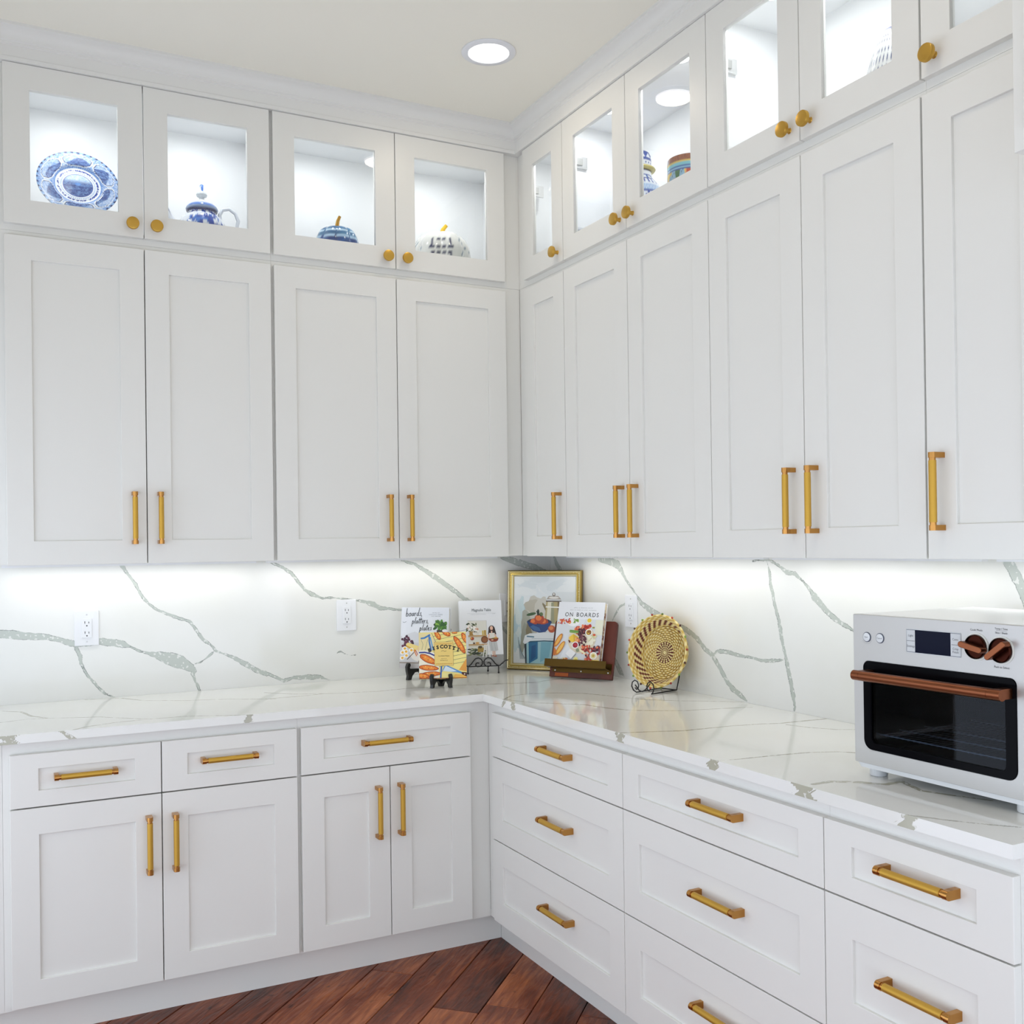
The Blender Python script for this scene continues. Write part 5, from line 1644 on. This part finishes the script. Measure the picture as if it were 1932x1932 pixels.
# ---- teapot
tp = thing('teapot', 'blue and white porcelain teapot with a pointed lid knob', 'teapot', (-1.520, -0.160, ZS), 0)
def flower(co, i):
    a = math.degrees(math.atan2(co.x, -co.y))
    z = co.z
    if 0.160 < z < 0.166 or 0.004 < z < 0.010:
        return NAVY
    n = vnoise(a * 0.10 + 40, z * 70) * 0.6 + vnoise(a * 0.3, z * 190) * 0.4
    band = 1 - abs((z - 0.115) / 0.055)
    if abs(a) < 52 and band > 0 and n > 0.62 - band * 0.22:
        return BLUE if n > 0.56 else MID
    if abs(a) > 60 and band > 0.2 and n > 0.72:
        return BLUE
    return (226, 230, 238)
o = MB().lathe([(0.0, 0.0), (0.050, 0.0), (0.052, 0.006), (0.060, 0.015), (0.080, 0.045), (0.089, 0.080), (0.086, 0.110), (0.072, 0.138), (0.056, 0.152), (0.050, 0.158), (0.050, 0.168)], 64).build('pot_body', CER, tp, smooth=50)
def subdiv_tint(ob_, fn, cuts):
    bm = bmesh.new()
    bm.from_mesh(ob_.data)
    bmesh.ops.subdivide_edges(bm, edges=bm.edges[:], cuts=cuts, use_grid_fill=True)
    bm.to_mesh(ob_.data)
    bm.free()
    tint_mesh(ob_, fn)
subdiv_tint(o, flower, 2)
ld = MB().lathe([(0.054, 0.166), (0.057, 0.173), (0.053, 0.182), (0.038, 0.196), (0.016, 0.207), (0.009, 0.211), (0.008, 0.216), (0.017, 0.221), (0.0195, 0.227), (0.016, 0.234), (0.0105, 0.240), (0.010, 0.250), (0.0065, 0.263), (0.0, 0.267)], 48).build('lid', CER, tp, smooth=50)
tint_mesh(ld, lambda co, i: NAVY if co.z < 0.169 else (MID if 0.180 < co.z < 0.190 or co.z > 0.258 or (co.z > 0.236 and abs(co.x) < 0.004) else ((150, 170, 200) if co.z < 0.176 else ((206, 212, 218) if 0.211 < co.z < 0.234 else (232, 236, 242)))))
sp = MB().tube([(-0.070, 0, 0.070), (-0.095, 0, 0.090), (-0.112, 0, 0.130), (-0.130, 0, 0.168), (-0.148, 0, 0.188)], 0.012, 14, radii=[0.022, 0.019, 0.0145, 0.011, 0.010]).build('spout', CER, tp, smooth=50)
tint_mesh(sp, lambda co, i: NAVY if co.z > 0.178 or (co.z > 0.1 and hashn(round(co.x * 300), round(co.z * 300)) > 0.86) else (226, 230, 238))
hn = MB().tube([(0.066, 0, 0.142), (0.063, 0, 0.165), (0.074, 0, 0.184), (0.098, 0, 0.190), (0.120, 0, 0.176), (0.130, 0, 0.150), (0.124, 0, 0.124), (0.134, 0, 0.116), (0.128, 0, 0.098), (0.104, 0, 0.094), (0.082, 0, 0.085)], 0.0065, 12).build('pot_handle', CER, tp, smooth=50)
tint_mesh(hn, lambda co, i: NAVY if abs(co.y) < 0.003 else (226, 230, 238))

# ---- pumpkins
def pumpkin(name, label, x, y, r_, h_, ribs, depth_, colfn, stem_pts, stem_r, stem_mat, mat, squash=0.5):
    t_ = thing(name, label, 'ceramic pumpkin', (x, y, ZS), -math.atan2(x + 2.226, y + 3.9255))
    m_ = MB()
    n, mm = 96, 28
    for i in range(mm + 1):
        ph = -PI / 2 + PI * i / mm
        zz = math.sin(ph)
        rad = math.cos(ph) ** squash if math.cos(ph) > 0 else 0
        for k in range(n):
            a = 2 * PI * k / n
            rb = 1 - depth_ * (1 - abs(math.sin(ribs * a / 2)) ** 0.7)
            dip = 0.10 * math.exp(-(rad / 0.32) ** 2) * (1 if zz > 0 else 0)
            m_.v.append((r_ * rad * rb * math.sin(a), -r_ * rad * rb * math.cos(a), h_ / 2 * (zz - dip * 1.2) + h_ / 2))
    for i in range(mm):
        for k in range(n):
            k2 = (k + 1) % n
            m_.f.append((i * n + k, i * n + k2, (i + 1) * n + k2, (i + 1) * n + k))
            m_.m.append(0)
    o_ = m_.build('gourd_body', mat, t_, smooth=60)
    tint_mesh(o_, colfn)
    MB().tube(stem_pts, stem_r, 10, radii=[stem_r * (1.25 - 0.5 * i / (len(stem_pts) - 1)) for i in range(len(stem_pts))]).build('stem', stem_mat, t_, smooth=60)
    return t_

def navy_col(co, i):
    a = math.degrees(math.atan2(co.x, -co.y))
    if abs(co.z - 0.132) < 0.0022:
        return (12, 24, 60)
    if abs(co.z - 0.1275) < 0.002 and (a % 40) < 34:
        return (176, 206, 230)
    z2 = 0.148 + 0.006 * abs(math.sin(math.radians(a * 4.5)))
    if abs(co.z - z2) < 0.0022 and abs(a) < 75:
        return (190, 216, 234)
    n = vnoise(a * 0.06, co.z * 60)
    if co.z > 0.132:
        return mixc((36, 84, 128), (86, 138, 176), n)
    return mixc((16, 42, 110), (34, 92, 160), n)
GOLDS = pmat('gold_lustre', rgb(200, 150, 50), 0.18, 1.0)
YEL = pmat('yellow_glaze', rgb(226, 184, 40), 0.25)
pumpkin('navy_pumpkin', 'dark blue glazed ceramic pumpkin jar with a gold stem', -1.012, -0.150, 0.088, 0.178, 9, 0.09, navy_col,
        [(0, 0, 0.160), (0.001, 0, 0.185), (0.004, 0, 0.205), (0.012, 0, 0.224)], 0.0075, GOLDS, CER)

def sprig_col(co, i):
    a = math.degrees(math.atan2(co.x, -co.y))
    z = co.z
    seg = ((a + 30) // 60)
    la = (a + 30) % 60 - 30
    if seg % 2 == 0:        # navy sprigs: four columns of stacked leaves
        colx = ((la + 24) % 12) - 6
        row = (z * 1000) % 58
        if abs(la) < 24 and 0.03 < z < 0.185:
            w_ = 0
            if row > 42:
                w_ = 3.2 * (1 - abs(row - 48) / 7)
            elif row > 8:
                w_ = 4.6 if (row % 13) < 6.5 else 0.9
            if abs(colx) < w_:
                return (26, 34, 84)
    else:
        for (ca, cz) in ((-12, 0.165), (10, 0.135), (-10, 0.105), (12, 0.08), (-12, 0.05)):
            dx, dz = (la - ca) * 0.0019, z - cz
            d_ = math.hypot(dx, dz)
            an = math.degrees(math.atan2(dz, dx))
            if 0.008 < d_ < 0.0125 + 0.0025 * math.sin(math.radians(an * 8)) and d_ > 0.0085:
                return (104, 128, 146)
            if d_ < 0.0022:
                return (60, 80, 100)
    return (236, 235, 230)
pumpkin('sprigged_pumpkin', 'white ceramic pumpkin with navy sprigs and a yellow stem', -0.574, -0.150, 0.120, 0.212, 6, 0.13, sprig_col,
        [(0, 0, 0.182), (0.001, 0, 0.210), (0.008, 0, 0.230), (0.022, 0, 0.247)], 0.0095, YEL, CER, 0.55)

def dash_col(co, i):
    a = math.degrees(math.atan2(co.x, -co.y)) % 360
    z = co.z
    if z > 0.250:
        return (28, 60, 160)
    fam = int(a / 45) % 2
    aa = a + (z * 160 if fam else -z * 60)
    if (aa % 9) < 2.6 and (z * 1000) % 15 < 8.5:
        return (70, 84, 132) if fam == 0 else (150, 156, 176)
    return (238, 238, 238)
tg = thing('dashed_gourd', 'white ceramic gourd with rows of blue dashes at the upper right', 'ceramic gourd', (-0.150, -2.080, ZS), 0)
o_ = MB().lathe([(0.0, 0.0), (0.055, 0.0), (0.066, 0.012), (0.074, 0.045), (0.075, 0.085), (0.070, 0.125), (0.060, 0.165), (0.046, 0.205), (0.032, 0.235), (0.020, 0.252), (0.009, 0.259), (0.0, 0.260)], 120).build('gourd_body', CER, tg, smooth=60)
subdiv_tint(o_, dash_col, 3)

# ---- ginger jar
gj = thing('ginger_jar', 'blue and white lidded ginger jar half hidden by the door stile', 'jar', (-0.150, -0.940, ZS), 0)
def jar_col(co, i):
    a = math.degrees(math.atan2(co.x, co.y)) % 360
    z = co.z
    for lo in (0.249, 0.243, 0.226, 0.207, 0.199, 0.172, 0.144):
        if lo < z < lo + 0.0026:
            return BLUE
    if 0.251 < z:
        return BLUE if z > 0.258 else WHT
    if 0.229 < z < 0.242 and (a % 22) < 9:
        return MID
    if 0.211 < z < 0.223 and (a % 13) < 5:
        return BLUE
    if 0.175 < z < 0.198:
        return PALEB if (int(a / 2.2) + int(z * 900)) % 2 else (206, 222, 240)
    if 0.147 < z < 0.171:
        u = ((a % 24) - 12) / 12
        if abs((z - 0.169) + 0.016 * (1 - u * u)) < 0.0024:
            return BLUE
    if z < 0.142 and vnoise(a * 0.12, z * 60) > 0.40:
        return NAVY
    return (228, 236, 246)
o_ = MB().lathe([(0.0, 0.0), (0.054, 0.0), (0.058, 0.010), (0.070, 0.055), (0.086, 0.115), (0.092, 0.150), (0.088, 0.182), (0.073, 0.212), (0.056, 0.232), (0.048, 0.243), (0.046, 0.262), (0.044, 0.264), (0.0, 0.264)], 72).build('jar_body', CER, gj, smooth=60)
subdiv_tint(o_, jar_col, 3)
o_ = MB().lathe([(0.047, 0.265), (0.058, 0.2665), (0.061, 0.271), (0.058, 0.2755), (0.047, 0.277)], 48).build('collar', pmat('pale_yellow_glaze', rgb(226, 210, 120), 0.25), gj, smooth=60)
def lid_col(co, i):
    a = math.degrees(math.atan2(co.x, co.y)) % 360
    if co.z > 0.302:
        u = abs((a % 30) - 15) / 15
        return WHT if (co.z < 0.304 + 0.020 * (1 - u) and co.z > 0.305) else (30, 70, 164)
    if 0.286 < co.z < 0.294 and (a % 16) < 7:
        return BLUE
    if co.z < 0.2795 or 0.2985 < co.z:
        return BLUE
    return WHT
o_ = MB().lathe([(0.046, 0.2775), (0.0465, 0.300), (0.045, 0.318), (0.039, 0.330), (0.026, 0.338), (0.0, 0.342)], 72).build('lid', CER, gj, smooth=60)
subdiv_tint(o_, lid_col, 3)

# ---- painted canister
pc = thing('painted_canister', 'colourful hand-painted ceramic canister with a brown rim', 'canister', (-0.150, -1.235, ZS), 0)
def can_col(co, i):
    a = math.degrees(math.atan2(co.x, co.y)) % 360
    z = co.z + 0.037
    if z > 0.225:
        return (150, 84, 44) if vnoise(a * 0.6, z * 300) > 0.4 else (120, 60, 34)
    if z > 0.219:
        return (236, 200, 96)
    if z > 0.208:
        return (130, 204, 216)
    if z > 0.203:
        return (40, 80, 160)
    if z > 0.199:
        return (150, 200, 220)
    if z > 0.194:
        return (34, 66, 150)
    n = vnoise(a * 0.055 + 3, z * 26)
    m_ = vnoise(a * 0.04 + 31, z * 20 + 7)
    if n > 0.66:
        return (196, 76, 36)
    if n > 0.56:
        return (226, 150, 110)
    if m_ > 0.68:
        return (236, 196, 60)
    if m_ < 0.26:
        return (60, 110, 60)
    if abs(((a + z * 900) % 22) - 11) < 0.9:
        return (40, 70, 110)
    return (150, 190, 214)
o_ = MB().lathe([(0.0, 0.0), (0.066, 0.0), (0.072, 0.006), (0.074, 0.06), (0.074, 0.12), (0.074, 0.15), (0.073, 0.168), (0.0735, 0.189), (0.072, 0.206), (0.067, 0.207), (0.066, 0.19), (0.0, 0.19)], 96).build('canister_body', CER, pc, smooth=50)
subdiv_tint(o_, can_col, 3)
